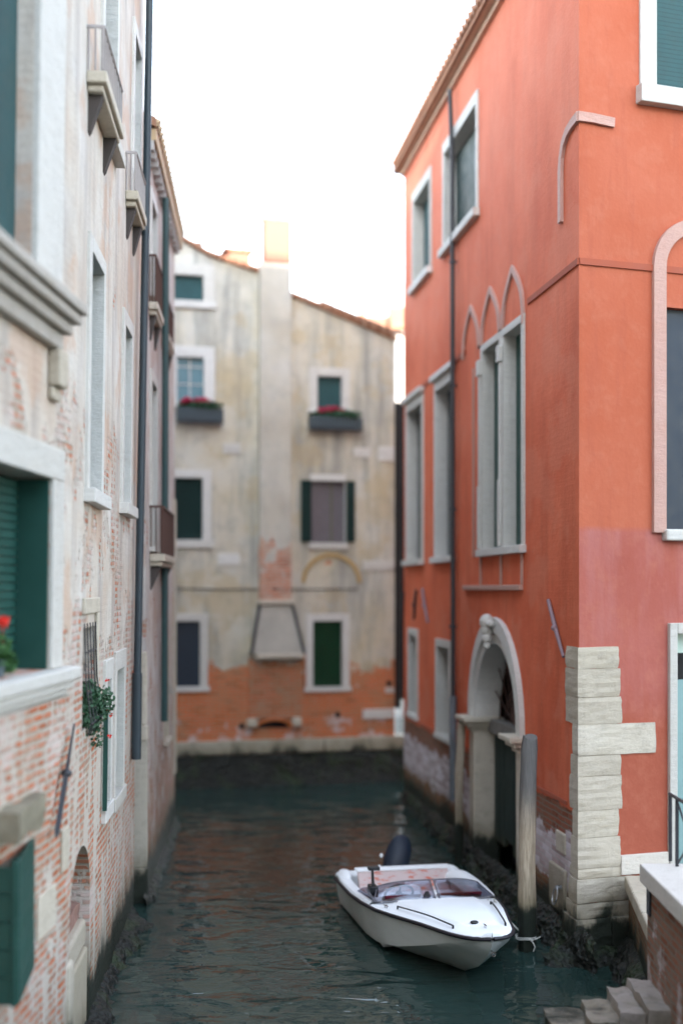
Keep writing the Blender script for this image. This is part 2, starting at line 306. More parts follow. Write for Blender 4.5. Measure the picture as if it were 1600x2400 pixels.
M['steel'] = simple('stainless_steel', (0.6, 0.6, 0.6), 0.2, 0.95, var=0.05)
def bench():
    g = G('worn_orange_bench'); o = g.ob(); y = g.xyz(o, 1)
    n = g.noise(g.scale(o, (4, 1.2, 4)), 6, 6, 0.7); m = g.mr(n, 0.40, 0.46)
    g.bsdf(g.mix(m, (0.55, 0.13, 0.07), g.mix(g.noise(o, 9), (0.50, 0.38, 0.37), (0.62, 0.52, 0.50))), 0.6); return g.m
M['bench'] = bench()
def smoke():
    g = G('smoked_acrylic'); t = g.n('ShaderNodeBsdfTransparent'); t.inputs[0].default_value = (0.62, 0.64, 0.70, 1)
    gl = g.n('ShaderNodeBsdfGlossy'); gl.inputs[0].default_value = (0.9, 0.9, 0.95, 1); gl.inputs['Roughness'].default_value = 0.08
    mx = g.n('ShaderNodeMixShader'); mx.inputs[0].default_value = 0.14
    g.t.links.new(t.outputs[0], mx.inputs[1]); g.t.links.new(gl.outputs[0], mx.inputs[2]); g.t.links.new(mx.outputs[0], g.out.inputs[0]); return g.m
M['smoke'] = smoke()
M['rope'] = simple('pale_rope', (0.50, 0.50, 0.46), 0.8, var=0.2)
M['leaf'] = simple('geranium_leaf', (0.045, 0.13, 0.035), 0.6, var=0.5, nscale=12)
M['leaf_dark'] = simple('trailing_leaf', (0.03, 0.085, 0.04), 0.6, var=0.5, nscale=12)
M['red_flower'] = simple('red_petal', (0.75, 0.035, 0.02), 0.6, var=0.2)
M['pink_flower'] = simple('crimson_petal', (0.42, 0.02, 0.07), 0.6, var=0.3)
M['planter'] = simple('grey_planter', (0.07, 0.10, 0.115), 0.7, var=0.3)
M['plinth'] = stone_mat('plinth_slab', ((0.66, 0.62, 0.56), (0.74, 0.70, 0.66)), layers=0.05, dirt=0.2, dirtc=(0.5, 0.32, 0.24))
M['white_wall'] = simple('white_render', (0.46, 0.44, 0.42), 0.85, var=0.1)
M['orange_wall'] = simple('orange_render', (0.36, 0.19, 0.14), 0.85, var=0.15)
M['brick_chimney'] = simple('sunlit_chimney_brick', (0.26, 0.125, 0.09), 0.85, var=0.2, bump=0.5)
M['paving'] = stone_mat('trachyte_paving', ((0.18, 0.17, 0.16), (0.26, 0.25, 0.23)), alg=-2)
M['door_teal'] = simple('pale_teal_door', (0.19, 0.32, 0.32), 0.4, var=0.15)
M['mural'] = simple('pale_green_lintel_glass', (0.40, 0.52, 0.46), 0.4, var=0.1)

# ------------------------------------------------------------------ mesh helpers
class MB:
    def __init__(s): s.v = []; s.f = []; s.uv = []
    def face(s, pts, uv=None):
        i = len(s.v); s.v += [tuple(p) for p in pts]; s.f.append(tuple(range(i, i + len(pts)))); s.uv.append(uv); return s
    def box(s, a, b):
        x0, y0, z0 = a; x1, y1, z1 = b
        P = [(x0, y0, z0), (x1, y0, z0), (x1, y1, z0), (x0, y1, z0), (x0, y0, z1), (x1, y0, z1), (x1, y1, z1), (x0, y1, z1)]
        return s.hexa(P)
    def hexa(s, P):
        i = len(s.v); s.v += [tuple(p) for p in P]
        for f in ((0, 3, 2, 1), (4, 5, 6, 7), (0, 1, 5, 4), (1, 2, 6, 5), (2, 3, 7, 6), (3, 0, 4, 7)):
            s.f.append(tuple(i + k for k in f)); s.uv.append(None)
        return s
    def tube(s, pts, r, n=10, cap=True):
        pts = [Vector(p) for p in pts]; rs = r if isinstance(r, (list, tuple)) else [r] * len(pts)
        i0 = len(s.v); prev = None
        for k, p in enumerate(pts):
            t = (pts[min(k + 1, len(pts) - 1)] - pts[max(k - 1, 0)]).normalized()
            if prev is None: a = t.orthogonal().normalized()
            else: a = (prev - t * prev.dot(t)).normalized()
            prev = a; b = t.cross(a)
            for j in range(n):
                th = 2 * math.pi * j / n; s.v.append(tuple(p + (a * math.cos(th) + b * math.sin(th)) * rs[k]))
        for k in range(len(pts) - 1):
            for j in range(n):
                q = (j + 1) % n; s.f.append((i0 + k * n + j, i0 + k * n + q, i0 + (k + 1) * n + q, i0 + (k + 1) * n + j)); s.uv.append(None)
        if cap:
            s.f.append(tuple(i0 + j for j in reversed(range(n)))); s.uv.append(None)
            s.f.append(tuple(i0 + (len(pts) - 1) * n + j for j in range(n))); s.uv.append(None)
        return s
    def grid(s, fn, nu, nv, close=False):
        i0 = len(s.v)
        for a in range(nu + 1):
            for b in range(nv + 1): s.v.append(tuple(fn(a / nu, b / nv)))
        for a in range(nu):
            for b in range(nv):
                k = i0 + a * (nv + 1) + b; s.f.append((k, k + nv + 1, k + nv + 2, k + 1)); s.uv.append(None)
        return s
    def ell(s, c, r, n=14, m=9, rot=None):
        def fn(a, b):
            th = 2 * math.pi * a; ph = math.pi * b
            p = Vector((r[0] * math.sin(ph) * math.cos(th), r[1] * math.sin(ph) * math.sin(th), r[2] * math.cos(ph)))
            if rot: p = rot @ p
            return (c[0] + p.x, c[1] + p.y, c[2] + p.z)
        return s.grid(fn, n, m)

def root_of(o):
    while o.parent: o = o.parent
    return o
def obj(name, mb, mat, parent=None, local=False, bevel=0.0, smooth=False, merge=False, label=None, solid=0.0, sub=0):
    me = bpy.data.meshes.new(name); off = Vector((0, 0, 0))
    if parent is not None and not local: off = root_of(parent).location
    me.from_pydata([(v[0] - off.x, v[1] - off.y, v[2] - off.z) for v in mb.v], [], mb.f)
    if any(mb.uv):
        l = me.uv_layers.new(name='UVMap'); k = 0
        for p, u in zip(me.polygons, mb.uv):
            for j in range(p.loop_total):
                l.data[p.loop_start + j].uv = u[j] if u else (0, 0)
    else:
        l = me.uv_layers.new(name='UVMap')
        for p in me.polygons:
            for j in range(p.loop_total):
                c = me.vertices[me.loops[p.loop_start + j].vertex_index].co; n = p.normal
                l.data[p.loop_start + j].uv = (c.y, c.z) if abs(n.x) > abs(n.y) and abs(n.x) > abs(n.z) else ((c.x, c.z) if abs(n.y) > abs(n.z) else (c.x, c.y))
    bm = bmesh.new(); bm.from_mesh(me)
    if merge: bmesh.ops.remove_doubles(bm, verts=bm.verts, dist=1e-4)
    bmesh.ops.recalc_face_normals(bm, faces=bm.faces)
    bm.to_mesh(me); bm.free()
    me.materials.append(mat); o = bpy.data.objects.new(name, me); C.objects.link(o); o.parent = parent
    if smooth:
        for p in me.polygons: p.use_smooth = True
        me.set_sharp_from_angle(angle=R(38))
    if solid: md = o.modifiers.new('solid', 'SOLIDIFY'); md.thickness = solid; md.offset = -1
    if bevel: md = o.modifiers.new('bevel', 'BEVEL'); md.width = bevel; md.segments = 2; md.limit_method = 'ANGLE'
    if sub: md = o.modifiers.new('sub', 'SUBSURF'); md.levels = sub; md.render_levels = sub
    if label: o['label'] = label
    return o
def tag(o, label, cat, group=None, kind=None):
    if label: o['label'] = label
    if cat: o['category'] = cat
    if group: o['group'] = group
    if kind: o['kind'] = kind
    return o
def thing(name, label, cat, loc=(0, 0, 0), rot=(0, 0, 0), group=None):
    o = bpy.data.objects.new(name, None); C.objects.link(o); o.location = loc; o.rotation_euler = rot; o.empty_display_size = 0.3
    return tag(o, label, cat, group)

class Wall:
    """a vertical wall line; s runs along it, out is the distance proud of it"""
    def __init__(w, x, y, dx, dy, nx, ny):
        L = math.hypot(dx, dy); w.o = Vector((x, y, 0)); w.u = Vector((dx / L, dy / L, 0)); n = Vector((nx, ny, 0)); n -= w.u * n.dot(w.u); w.n = n.normalized()
    def p(w, s, z, out=0.0):
        q = w.o + w.u * s + w.n * out; return (q.x, q.y, z)
    def at(w, px, py=HZ):          # where a photo pixel's ray meets this wall: s, z
        k = (px - 800) / FP        # X = k*Y
        s = (k * w.o.y - w.o.x) / (w.u.x - k * w.u.y); Y = w.o.y + w.u.y * s
        return s, CAM_H - (py - HZ) * Y / FP
    def box(w, mb, s0, s1, z0, z1, o0, o1):
        c = [w.p(s, z, o) for z in (z0, z1) for s, o in ((s0, o0), (s1, o0), (s1, o1), (s0, o1))]; mb.hexa(c)
        for k in range(6):
            f = mb.f[-6 + k]; mb.uv[-6 + k] = [w.uvof(mb.v[i]) for i in f]
        return mb
    def uvof(w, v):
        d = Vector(v) - w.o; return (d.dot(w.u) + d.dot(w.n), v[2])
    def rows(w, mb, s0, s1, z0, z1, holes=(), top=None, knots=(), depth=0.12):
        """wall face with openings; holes: (s0,s1,z0,z1[,arch]); top(s) gives a gable line"""
        S = sorted({round(x, 4) for x in [s0, s1, *knots] + [h[i] for h in holes for i in (0, 1)] if s0 <= x <= s1})
        Z = sorted({round(x, 4) for x in [z0, z1] + [h[i] for h in holes for i in (2, 3)] if z0 <= x <= z1})
        for a, b in zip(S, S[1:]):
            zz = list(zip(Z, Z[1:])); 
            for k, (c, d) in enumerate(zz):
                m, q = (a + b) / 2, (c + d) / 2
                if any(h[0] < m < h[1] and h[2] < q < h[3] for h in holes): continue
                da = db = d
                if top and k == len(zz) - 1: da, db = top(a), top(b)
                mb.face([w.p(a, c), w.p(b, c), w.p(b, db), w.p(a, da)], [(a, c), (b, c), (b, db), (a, da)])
        for h in holes:
            a, b, c, d = h[:4]
            if len(h) > 4:                                    # round-headed: fill the spandrels
                n = 16; r = (b - a) / 2; m = (a + b) / 2; zs = h[4]; ry = d - zs
                arc = [(m - r * math.cos(math.pi * i / n), zs + ry * math.sin(math.pi * i / n)) for i in range(n + 1)]
                for (s1_, z1_), (s2_, z2_) in zip(arc, arc[1:]):
                    q = [(s1_, z1_), (s2_, z2_), (s2_, d), (s1_, d)]
                    mb.face([w.p(*t) for t in q], q)
                    q3 = [w.p(s1_, z1_), w.p(s2_, z2_), w.p(s2_, z2_, -depth), w.p(s1_, z1_, -depth)]
                    mb.face(q3, [(s1_, z1_), (s2_, z2_), (s2_ + depth, z2_), (s1_ + depth, z1_)])
                edges = (((a, c), (a, zs)), ((b, c), (b, zs)), ((a, c), (b, c)))
            else: edges = (((a, c), (a, d)), ((b, c), (b, d)), ((a, c), (b, c)), ((a, d), (b, d)))
            for (p, q) in edges:
                mb.face([w.p(*p), w.p(*q), w.p(*q, -depth), w.p(*p, -depth)], [p, q, (q[0] + depth, q[1]), (p[0] + depth, p[1])])
        return mb
    def arch(w, mb, sc_, zs, ri, ro, o0, o1, ry=1.0, n=18, a0=0.0, a1=math.pi):
        """ring sector standing proud of the wall"""
        for i in range(n):
            t0 = a0 + (a1 - a0) * i / n; t1 = a0 + (a1 - a0) * (i + 1) / n
            q = [(sc_ + r * math.cos(t), zs + ry * r * math.sin(t)) for t in (t0, t1) for r in (ri, ro)]
            c = [w.p(q[k][0], q[k][1], o) for o in (o0, o1) for k in (0, 1, 3, 2)]; mb.hexa(c)
        return mb

k_ = 1600 / 1568.0
def strip(W, mb, pts, wd, o0, o1):
    """flat moulding following a line of (s, z) points on a wall"""
    P = [Vector((a, b)) for a, b in pts]; L = []; Rr = []
    for i, p in enumerate(P):
        t = (P[min(i + 1, len(P) - 1)] - P[max(i - 1, 0)]).normalized(); n = Vector((-t.y, t.x)); j = 1 + 0.12 * mnoise.noise(Vector((p.x * 9, p.y * 9, 0)))
        L.append(p + n * wd / 2 * j); Rr.append(p - n * wd / 2 * j)
    for i in range(len(P) - 1):
        mb.hexa([W.p(q.x, q.y, o) for o in (o0, o1) for q in (L[i], L[i + 1], Rr[i + 1], Rr[i])])
    return mb
def window(root, W, s0, s1, z0, z1, fw, depth, frame_m, pane_m, sill=0.06, sill_out=0.08, out=0.03, pane='pane', lintel=None, sill_m=None, bars=False):
    """stone surround standing proud with deep reveals; the pane sits back in it. Returns the hole the facade needs"""
    lt = fw if lintel is None else lintel
    mb = MB(); o1 = out
    W.box(mb, s0, s0 + fw, z0, z1, -depth, o1); W.box(mb, s1 - fw, s1, z0, z1, -depth, o1)
    W.box(mb, s0 + fw, s1 - fw, z1 - lt, z1, -depth, o1 + 0.002)
    f = obj('window', mb, frame_m, root, bevel=0.006)
    mb = MB(); W.box(mb, s0 - 0.04, s1 + 0.04, z0 - sill, z0, -depth, sill_out); obj('sill', mb, sill_m or frame_m, f, bevel=0.008)
    mb = MB(); W.box(mb, s0 + fw, s1 - fw, z0, z1 - lt, -depth - 0.03, -depth + 0.02); obj(pane, mb, pane_m, f)
    if bars:
        mb = MB(); m = (s0 + s1) / 2
        W.box(mb, m - 0.012, m + 0.012, z0, z1 - lt, -depth + 0.021, -depth + 0.04)
        for zz in (z0 + (z1 - z0) * q for q in (0.33, 0.64)): W.box(mb, s0 + fw, s1 - fw, zz, zz + 0.02, -depth + 0.021, -depth + 0.038)
        obj('glazing_bar', mb, frame_m, f)
    return (s0 + 0.001, s1 - 0.001, z0 - sill + 0.001, z1 - 0.001)

def roof(mb, a, b, c, d, th=0.12):
    """sloping slab a,b eave line, c,d ridge line"""
    P = [Vector(x) for x in (a, b, c, d)]
    mb.hexa([*(p - Vector((0, 0, th)) for p in P), *P]); L = (P[1] - P[0]).length
    H = (P[2] - P[1]).length
    for k in range(6): mb.uv[-6 + k] = [(0, 0), (L, 0), (L, H), (0, H)][:4] if len(mb.f[-6 + k]) == 4 else None
    return mb
def clump(mb, c, r, n, size, rnd, droop=0.0):
    for _ in range(n):
        while True:
            q = Vector((rnd.uniform(-1, 1), rnd.uniform(-1, 1), rnd.uniform(-1, 1)))
            if q.length < 1: break
        p = Vector(c) + Vector((q.x * r[0], q.y * r[1], q.z * r[2] - droop * q.x * q.x))
        a = Vector((rnd.gauss(0, 1), rnd.gauss(0, 1), rnd.gauss(0, 1))).normalized(); b = a.orthogonal().normalized(); s_ = size * rnd.uniform(0.6, 1.3)
        cc = a.cross(b)
        mb.face([p + (b * math.cos(t) + cc * math.sin(t) * 0.8) * s_ for t in (0, 1.05, 2.1, 3.14, 4.2, 5.25)])
    return mb

# ------------------------------------------------------------------ water
mb = MB(); mb.face([(-900, -60, 0), (900, -60, 0), (900, 1500, 0), (-900, 1500, 0)])
tag(obj('water', mb, M['water']), None, None, kind='structure')
mb = MB(); mb.face([(-900, -60, -1.6), (900, -60, -1.6), (900, 1500, -1.6), (-900, 1500, -1.6)])
tag(obj('canal_bed', mb, M['mud']), None, None, kind='structure')

# ================================================================== RED HOUSE (right)
WR = Wall(2.56, 13.8, -0.133, 1, -1, 0); W2 = Wall(2.56, 13.8, 2.83, 1, 0, -1)
red = thing('red_house', 'terracotta red house at the right with pale stone corner and arched water door', 'house', (2.56, 13.8, 0))
END = WR.at(946)[0]; EAVE = 12.0
hol = []
def sR(px): return WR.at(px)[0]
# tall narrow windows of the main floor, farther end
for a, b, y0, y1 in ((953, 993, 966, 1310), (1020, 1066, 905, 1308)):
    s1, s0 = sR(a), sR(b); mid = (s0 + s1) / 2
    zt, zb = WR.at((a + b) / 2, y0)[1], WR.at((a + b) / 2, y1)[1]
    hol.append(window(red, WR, s0, s1, 4.52, 7.42, 0.10, 0.20, M['stone_clean'], M['glass'], sill=0.10, sill_out=0.10, lintel=0.16))
    mb = MB(); WR.box(mb, s0 - 0.06, s1 + 0.06, 7.424, 7.53, 0.0, 0.10); obj('window_hood', mb, M['stone_clean'], red, bevel=0.02)
# small ground windows
for a, b, zb, zt in ((958, 980, 1.72, 3.28), (1023, 1058, 1.62, 3.18)):
    s1, s0 = sR(a), sR(b)
    hol.append(window(red, WR, s0, s1, zb, zt, 0.10, 0.24, M['stone_clean'], M['glass'], sill=0.08, sill_out=0.05, lintel=0.12))
# top floor
for a, b in ((968, 1012), (1040, 1122)):
    s1, s0 = sR(a), sR(b)
    hol.append(window(red, WR, s0, s1, 9.45, 11.15, 0.10, 0.20, M['stone_clean'], M['shutter_dark'] if a > 1000 else M['shutter_teal'], sill=0.12, sill_out=0.10, lintel=0.18, pane='shutter'))
# group of three gothic lights, the farthest one walled up
s_l = sR(1129); s_m = sR(1178); s_r = sR(1232)
for a, b in ((s_m, s_l), (s_r, s_m - 0.0)):
    a2 = a + (0.0 if a == s_m else 0.02)
    hol.append(window(red, WR, a2 + 0.005, b - 0.005, 4.55, 7.43, 0.11, 0.17, M['stone_clean'], M['shutter'], sill=0.10, sill_out=0.09, lintel=0.10, pane='shutter'))
for sc_, rr in ((s_l, 0.0), (s_m + 0.02, 0.0)):
    mb = MB(); WR.box(mb, sc_ - 0.10, sc_ + 0.02, 4.56, 5.45, 0.032, 0.075); WR.box(mb, sc_ - 0.12, sc_ + 0.04, 7.0, 7.22, 0.032, 0.085); WR.box(mb, sc_ - 0.09, sc_ + 0.01, 5.45, 7.0, 0.032, 0.06); obj('window_column', mb, M['stone_clean'], red, bevel=0.012)
wd = s_l - s_m
for i in range(3):                      # ogee hood mouldings in the plaster
    c_ = s_r + (i + 0.5) * wd; mb = MB(); zp = []
    for q in range(-10, 11):
        t = q / 10; zz = 7.44 + 0.52 * math.sqrt(max(0, 1 - t * t)) + 0.16 * (1 - abs(t)) ** 2.5
        zp.append((c_ + t * wd * 0.44, zz))
    zp = [(c_ - wd * 0.44, 7.46 if i else 7.3)] + zp + [(c_ + wd * 0.44, 7.46)]
    strip(WR, mb, zp, 0.085, 0.001, 0.035)
    obj('hood_moulding', mb, M['mould'], red)
mb = MB()
WR.box(mb, sR(1226), sR(1092), 3.98, 4.05, 0, 0.06)
for s_ in (sR(1128), sR(1176), sR(1226) + 0.02): WR.box(mb, s_ - 0.03, s_ + 0.03, 4.05, 4.45, 0, 0.03)
obj('balcony_moulding', mb, M['mould'], red, bevel=0.01)
mb = MB(); WR.box(mb, sR(1112) , sR(1112) + 0.05, 4.46, 7.2, 0, 0.025); obj('blocked_window_moulding', mb, M['mould'], red)
# thin plaster string course round the corner
mb = MB(); WR.box(mb, 0.0, s_r - 0.12, 7.50, 7.57, 0, 0.022); WR.box(mb, sR(1092), END, 7.50, 7.57, 0, 0.022); W2.box(mb, 0.0, 12, 7.50, 7.57, 0, 0.022)
obj('string_course', mb, simple('string_course_plaster', (0.34, 0.085, 0.045), 0.85), red)
# bent pale moulding wrapping the corner
mb = MB(); strip(WR, mb, [(0.60, 8.12), (0.60, 8.4), (0.60, 8.70), (0.57, 8.84), (0.49, 8.97), (0.36, 9.05), (0.2, 9.08), (-0.03, 9.09)], 0.10, 0.001, 0.04)
strip(W2, mb, [(-0.03, 9.09), (0.15, 9.09), (0.42, 9.07)], 0.10, 0.001, 0.04); obj('corner_moulding', mb, M['mould'], red)
# water door
pA, pB = sR(1112), sR(1222); pc = (pA + pB) / 2; prad = (pA - pB) / 2; ZS = 2.16
door_hole = (pB, pA, -0.8, ZS + 1.27, ZS); hol.append(door_hole)
portal_parts = MB()
WR.arch(portal_parts, pc, ZS, prad - 0.03, prad + 0.16, -0.02, 0.07, ry=(1.27 + 0.02) / prad)
port = obj('portal', portal_parts, M['stone_clean'], red)
mb = MB(); WR.arch(mb, pc, ZS, prad - 0.16, prad - 0.032, -0.34, 0.03, ry=1.27 / prad); obj('arch_ring', mb, M['stone_clean'], port)
mb = MB(); WR.box(mb, pA - 0.14, pA + 0.13, -0.6, ZS - 0.21, -0.34, 0.05); obj('jamb', mb, M['stone'], port, bevel=0.02)
mb = MB(); WR.box(mb, pB - 0.11, pB + 0.10, -0.6, ZS - 0.21, -0.34, 0.05); obj('jamb', mb, M['stone'], port, bevel=0.02)
for c_ in (pA, pB):
    mb = MB()
    for i, (e, za, zb) in enumerate(((0.0, ZS - 0.21, ZS - 0.14), (0.07, ZS - 0.138, ZS - 0.07), (0.14, ZS - 0.068, ZS - 0.002))):
        WR.box(mb, c_ - 0.16 - e, c_ + 0.15 + e, za, zb, -0.36, 0.09 + e)
    obj('capital', mb, M['stone'], port, bevel=0.012)
mb = MB(); zt = ZS + 1.27
for i, (dz, r_) in enumerate(((0.12, .10), (0.02, .08), (-0.1, .07), (-0.2, .05))): mb.ell(WR.p(pc + 0.02, zt + dz, 0.13), (r_, r_, r_ * 1.1), 10, 7)
mb.ell(WR.p(pc + 0.16, zt + 0.10, 0.12), (.06, .07, .05), 8, 6); mb.ell(WR.p(pc - 0.12, zt + 0.10, 0.12), (.06, .07, .05), 8, 6)
obj('keystone_carving', mb, M['stone_clean'], port, smooth=True)
mb = MB()
n_pl = 9
for i in range(n_pl):
    a = pB + 0.1 + (pA - pB - 0.24) * i / n_pl; b = pB + 0.1 + (pA - pB - 0.24) * (i + 1) / n_pl - 0.008
    WR.box(mb, a, b, 0.30 + 0.22 * abs(math.sin(i * 2.3)), ZS - 0.22, -0.33, -0.27 + 0.006 * (i % 3))
dr = obj('door', mb, M['door_wood'], red)
mb = MB(); WR.box(mb, pB - 0.0, pA, ZS - 0.21, ZS - 0.02, -0.34, -0.16); obj('door_beam', mb, wood('grey_beam', (0.12, 0.11, 0.10), (0.26, 0.25, 0.23)), dr)
mb = MB()                                         # iron fan grille over the door
for i in range(1, 9):
    t = math.pi * i / 9; mb.tube([WR.p(pc, ZS, -0.25), WR.p(pc + (prad - .17) * math.cos(t), ZS + (prad - .17) * 1.27 / prad * math.sin(t), -0.25)], 0.010, 6)
for rr in (0.35, 0.62): mb.tube([WR.p(pc + prad * rr * math.cos(math.pi * i / 14), ZS + rr * 1.27 * math.sin(math.pi * i / 14), -0.25) for i in range(15)], 0.010, 6)
obj('grille', mb, M['iron_rust'], dr)
mb = MB(); WR.box(mb, pB - 0.02, pA + 0.02, -0.6, zt + 0.1, -0.62, -0.56); obj('door_recess', mb, M['dark'], red)
# facade on the canal
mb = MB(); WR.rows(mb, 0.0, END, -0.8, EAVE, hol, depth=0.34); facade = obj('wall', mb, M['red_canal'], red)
# plaster lies proud of the old brickwork below: a real step
M['edge'] = simple('plaster_edge_red', (0.38, 0.095, 0.05), 0.85)
for a, b in ((0.40, pB - 0.14), (pA + 0.16, sR(1060)), (sR(1020), sR(982)), (sR(956), END)):
    mb = MB(); WR.box(mb, a, b, 1.60, 1.64, 0.001, 0.016); obj('plaster_edge', mb, M['edge'], red)
# front facade
def s2(px): return W2.at(px)[0]
hol2 = []
D2 = s2(1564)
# door to the street
hol2.append((D2 + 0.001, D2 + 1.35, 0.89, 3.62))
mb = MB(); W2.box(mb, D2, D2 + 0.10, 0.88, 3.62, -0.2, 0.05); W2.box(mb, D2 + 1.25, D2 + 1.35, 0.88, 3.62, -0.2, 0.05); W2.box(mb, D2 + 0.10, D2 + 1.25, 3.50, 3.62, -0.2, 0.052)
fd = obj('street_door', mb, M['stone_clean'], red, bevel=0.01)
mb = MB(); W2.box(mb, D2 + 0.10, D2 + 1.25, 0.88, 2.98, -0.16, -0.10); obj('door_leaf', mb, M['door_teal'], fd)
mb = MB(); W2.box(mb, D2 + 0.10, D2 + 1.25, 2.98, 3.28, -0.16, -0.12); obj('fanlight_panel', mb, M['dark'], fd)
mb = MB(); W2.box(mb, D2 + 0.10, D2 + 1.25, 3.28, 3.50, -0.16, -0.12); obj('fanlight', mb, M['mural'], fd)
# big round-headed window
A0 = s2(1556)
hol2.append((A0 + 0.001, A0 + 0.78, 4.66, 7.12))
mb = MB(); W2.box(mb, A0, A0 + 0.78, 4.66, 7.12, -0.16, -0.10); obj('shutter', mb, M['navy'], red)
mb = MB(); W2.box(mb, A0 - 0.16, A0 - 0.002, 4.62, 7.55, 0, 0.05); W2.box(mb, A0 + 0.782, A0 + 0.94, 4.62, 7.55, 0, 0.05)
W2.arch(mb, A0 + 0.39, 7.55, 0.392, 0.55, 0, 0.05, ry=1.02)
aw = obj('arched_window_frame', mb, M['mould'], red)
mb = MB(); W2.box(mb, A0 - 0.03, A0 + 0.81, 4.53, 4.657, -0.16, 0.10); obj('sill', mb, M['stone_clean'], aw, bevel=0.02)
# upper window with thick sill
U0 = s2(1497)
hol2.append(window(red, W2, U0, U0 + 1.25, 9.52, 11.6, 0.21, 0.16, M['stone_clean'], M['shutter_teal'], sill=0.20, sill_out=0.12, sill_m=M['stone_clean'], lintel=0.2, pane='shutter'))
mb = MB(); W2.rows(mb, 0.0, 12.0, -0.8, EAVE, hol2, depth=0.16); obj('wall', mb, M['red_front'], red, label='brighter orange street wall, salmon pink below')
# body and roof
mb = MB(); e = WR.p(END, 0); f2 = W2.p(12, 0); bk = (e[0] + 11.4, e[1] + 3.6)
mb.face([(e[0], e[1], -.8), (bk[0], bk[1], -.8), (bk[0], bk[1], EAVE), (e[0], e[1], EAVE)])
mb.face([(f2[0], f2[1], -.8), (bk[0], bk[1], -.8), (bk[0], bk[1], EAVE), (f2[0], f2[1], EAVE)])
obj('rear_wall', mb, M['orange_wall'], red)
ctr0 = Vector((7.0, 18.5, 14.2)); ctr1 = Vector((6.4, 21.5, 14.2))
c00 = Vector(WR.p(-0.2, EAVE, 0.19)); c01 = Vector(WR.p(END + 0.15, EAVE, 0.19)); c10 = Vector(W2.p(12.3, EAVE, 0.19)); c11 = Vector((bk[0] + .3, bk[1] + .3, EAVE))
mb = MB(); roof(mb, c00, c01, ctr1, ctr0); roof(mb, c00, c10, ctr0 + Vector((.01, 0, 0)), ctr0); roof(mb, c01, c11, ctr1 + Vector((.01, 0, 0)), ctr1); roof(mb, c10, c11, ctr1, ctr0)
rf = obj('roof', mb, M['tiles'], red)
mb = MB(); WR.box(mb, 0.0, END, EAVE - 0.22, EAVE - 0.13, 0.0, 0.06); WR.box(mb, -0.1, END + .1, EAVE - 0.125, EAVE - 0.02, 0.0, 0.15); obj('cornice', mb, M['eave'], rf)
# pantile ends along the eave, seen against the sky
mb = MB(); n_ = 52
for i in range(n_):
    s_ = END * (i + .5) / n_; mb.tube([WR.p(s_, EAVE + 0.0, 0.24), WR.p(s_, EAVE + 0.12, -0.1)], 0.06, 7)
obj('eave_tiles', mb, M['tiles'], rf, smooth=True)
# drainpipe
sp = sR(1072); mb = MB(); mb.tube([WR.p(sp + .1, 11.7, 0.1), WR.p(sp + .02, 10.6, 0.08), WR.p(sp, 9.2, 0.08), WR.p(sp, 2.35, 0.07)], 0.038, 10)
dp = obj('drainpipe', mb, M['pipe_dark'], red, smooth=True)
mb = MB(); mb.tube([WR.p(sp, 2.35, 0.07), WR.p(sp, 0.75, 0.07)], 0.056, 10); obj('pipe_shoe', mb, M['pipe_zinc'], dp, smooth=True)
mb = MB()
for zz in (3.4, 5.2, 7.1, 9.0): mb.tube([WR.p(sp, zz, 0.075), WR.p(sp, zz + 0.04, 0.075)], 0.060, 10)
obj('pipe_bracket', mb, M['iron'], dp)
# far corner dark pipe
mb = MB(); mb.tube([WR.p(END + 0.10, 7.6, -0.02), WR.p(END + 0.10, 1.9, -0.02)], 0.07, 8); obj('drainpipe', mb, M['plastic'], red, smooth=True)
# iron wall ties
for a, b, za, zb, mm in ((1290, 1326, 3.87, 3.24, 'iron_pale'), (993, 1006, 4.0, 3.42, 'iron_pale'), (978, 973, 3.98, 3.45, 'iron'), (949, 945, 3.95, 3.4, 'iron')):
    mb = MB(); sa, sb = sR(a), sR(b); mb.tube([WR.p(sa, za, 0.03), WR.p((sa + sb) / 2, (za + zb) / 2, 0.035), WR.p(sb, zb, 0.03)], [0.022, 0.026, 0.018], 6)
    mb.ell(WR.p((sa + sb) / 2, (za + zb) / 2, 0.05), (.035, .035, .035), 8, 6); obj('wall_tie', mb, M[mm], red)
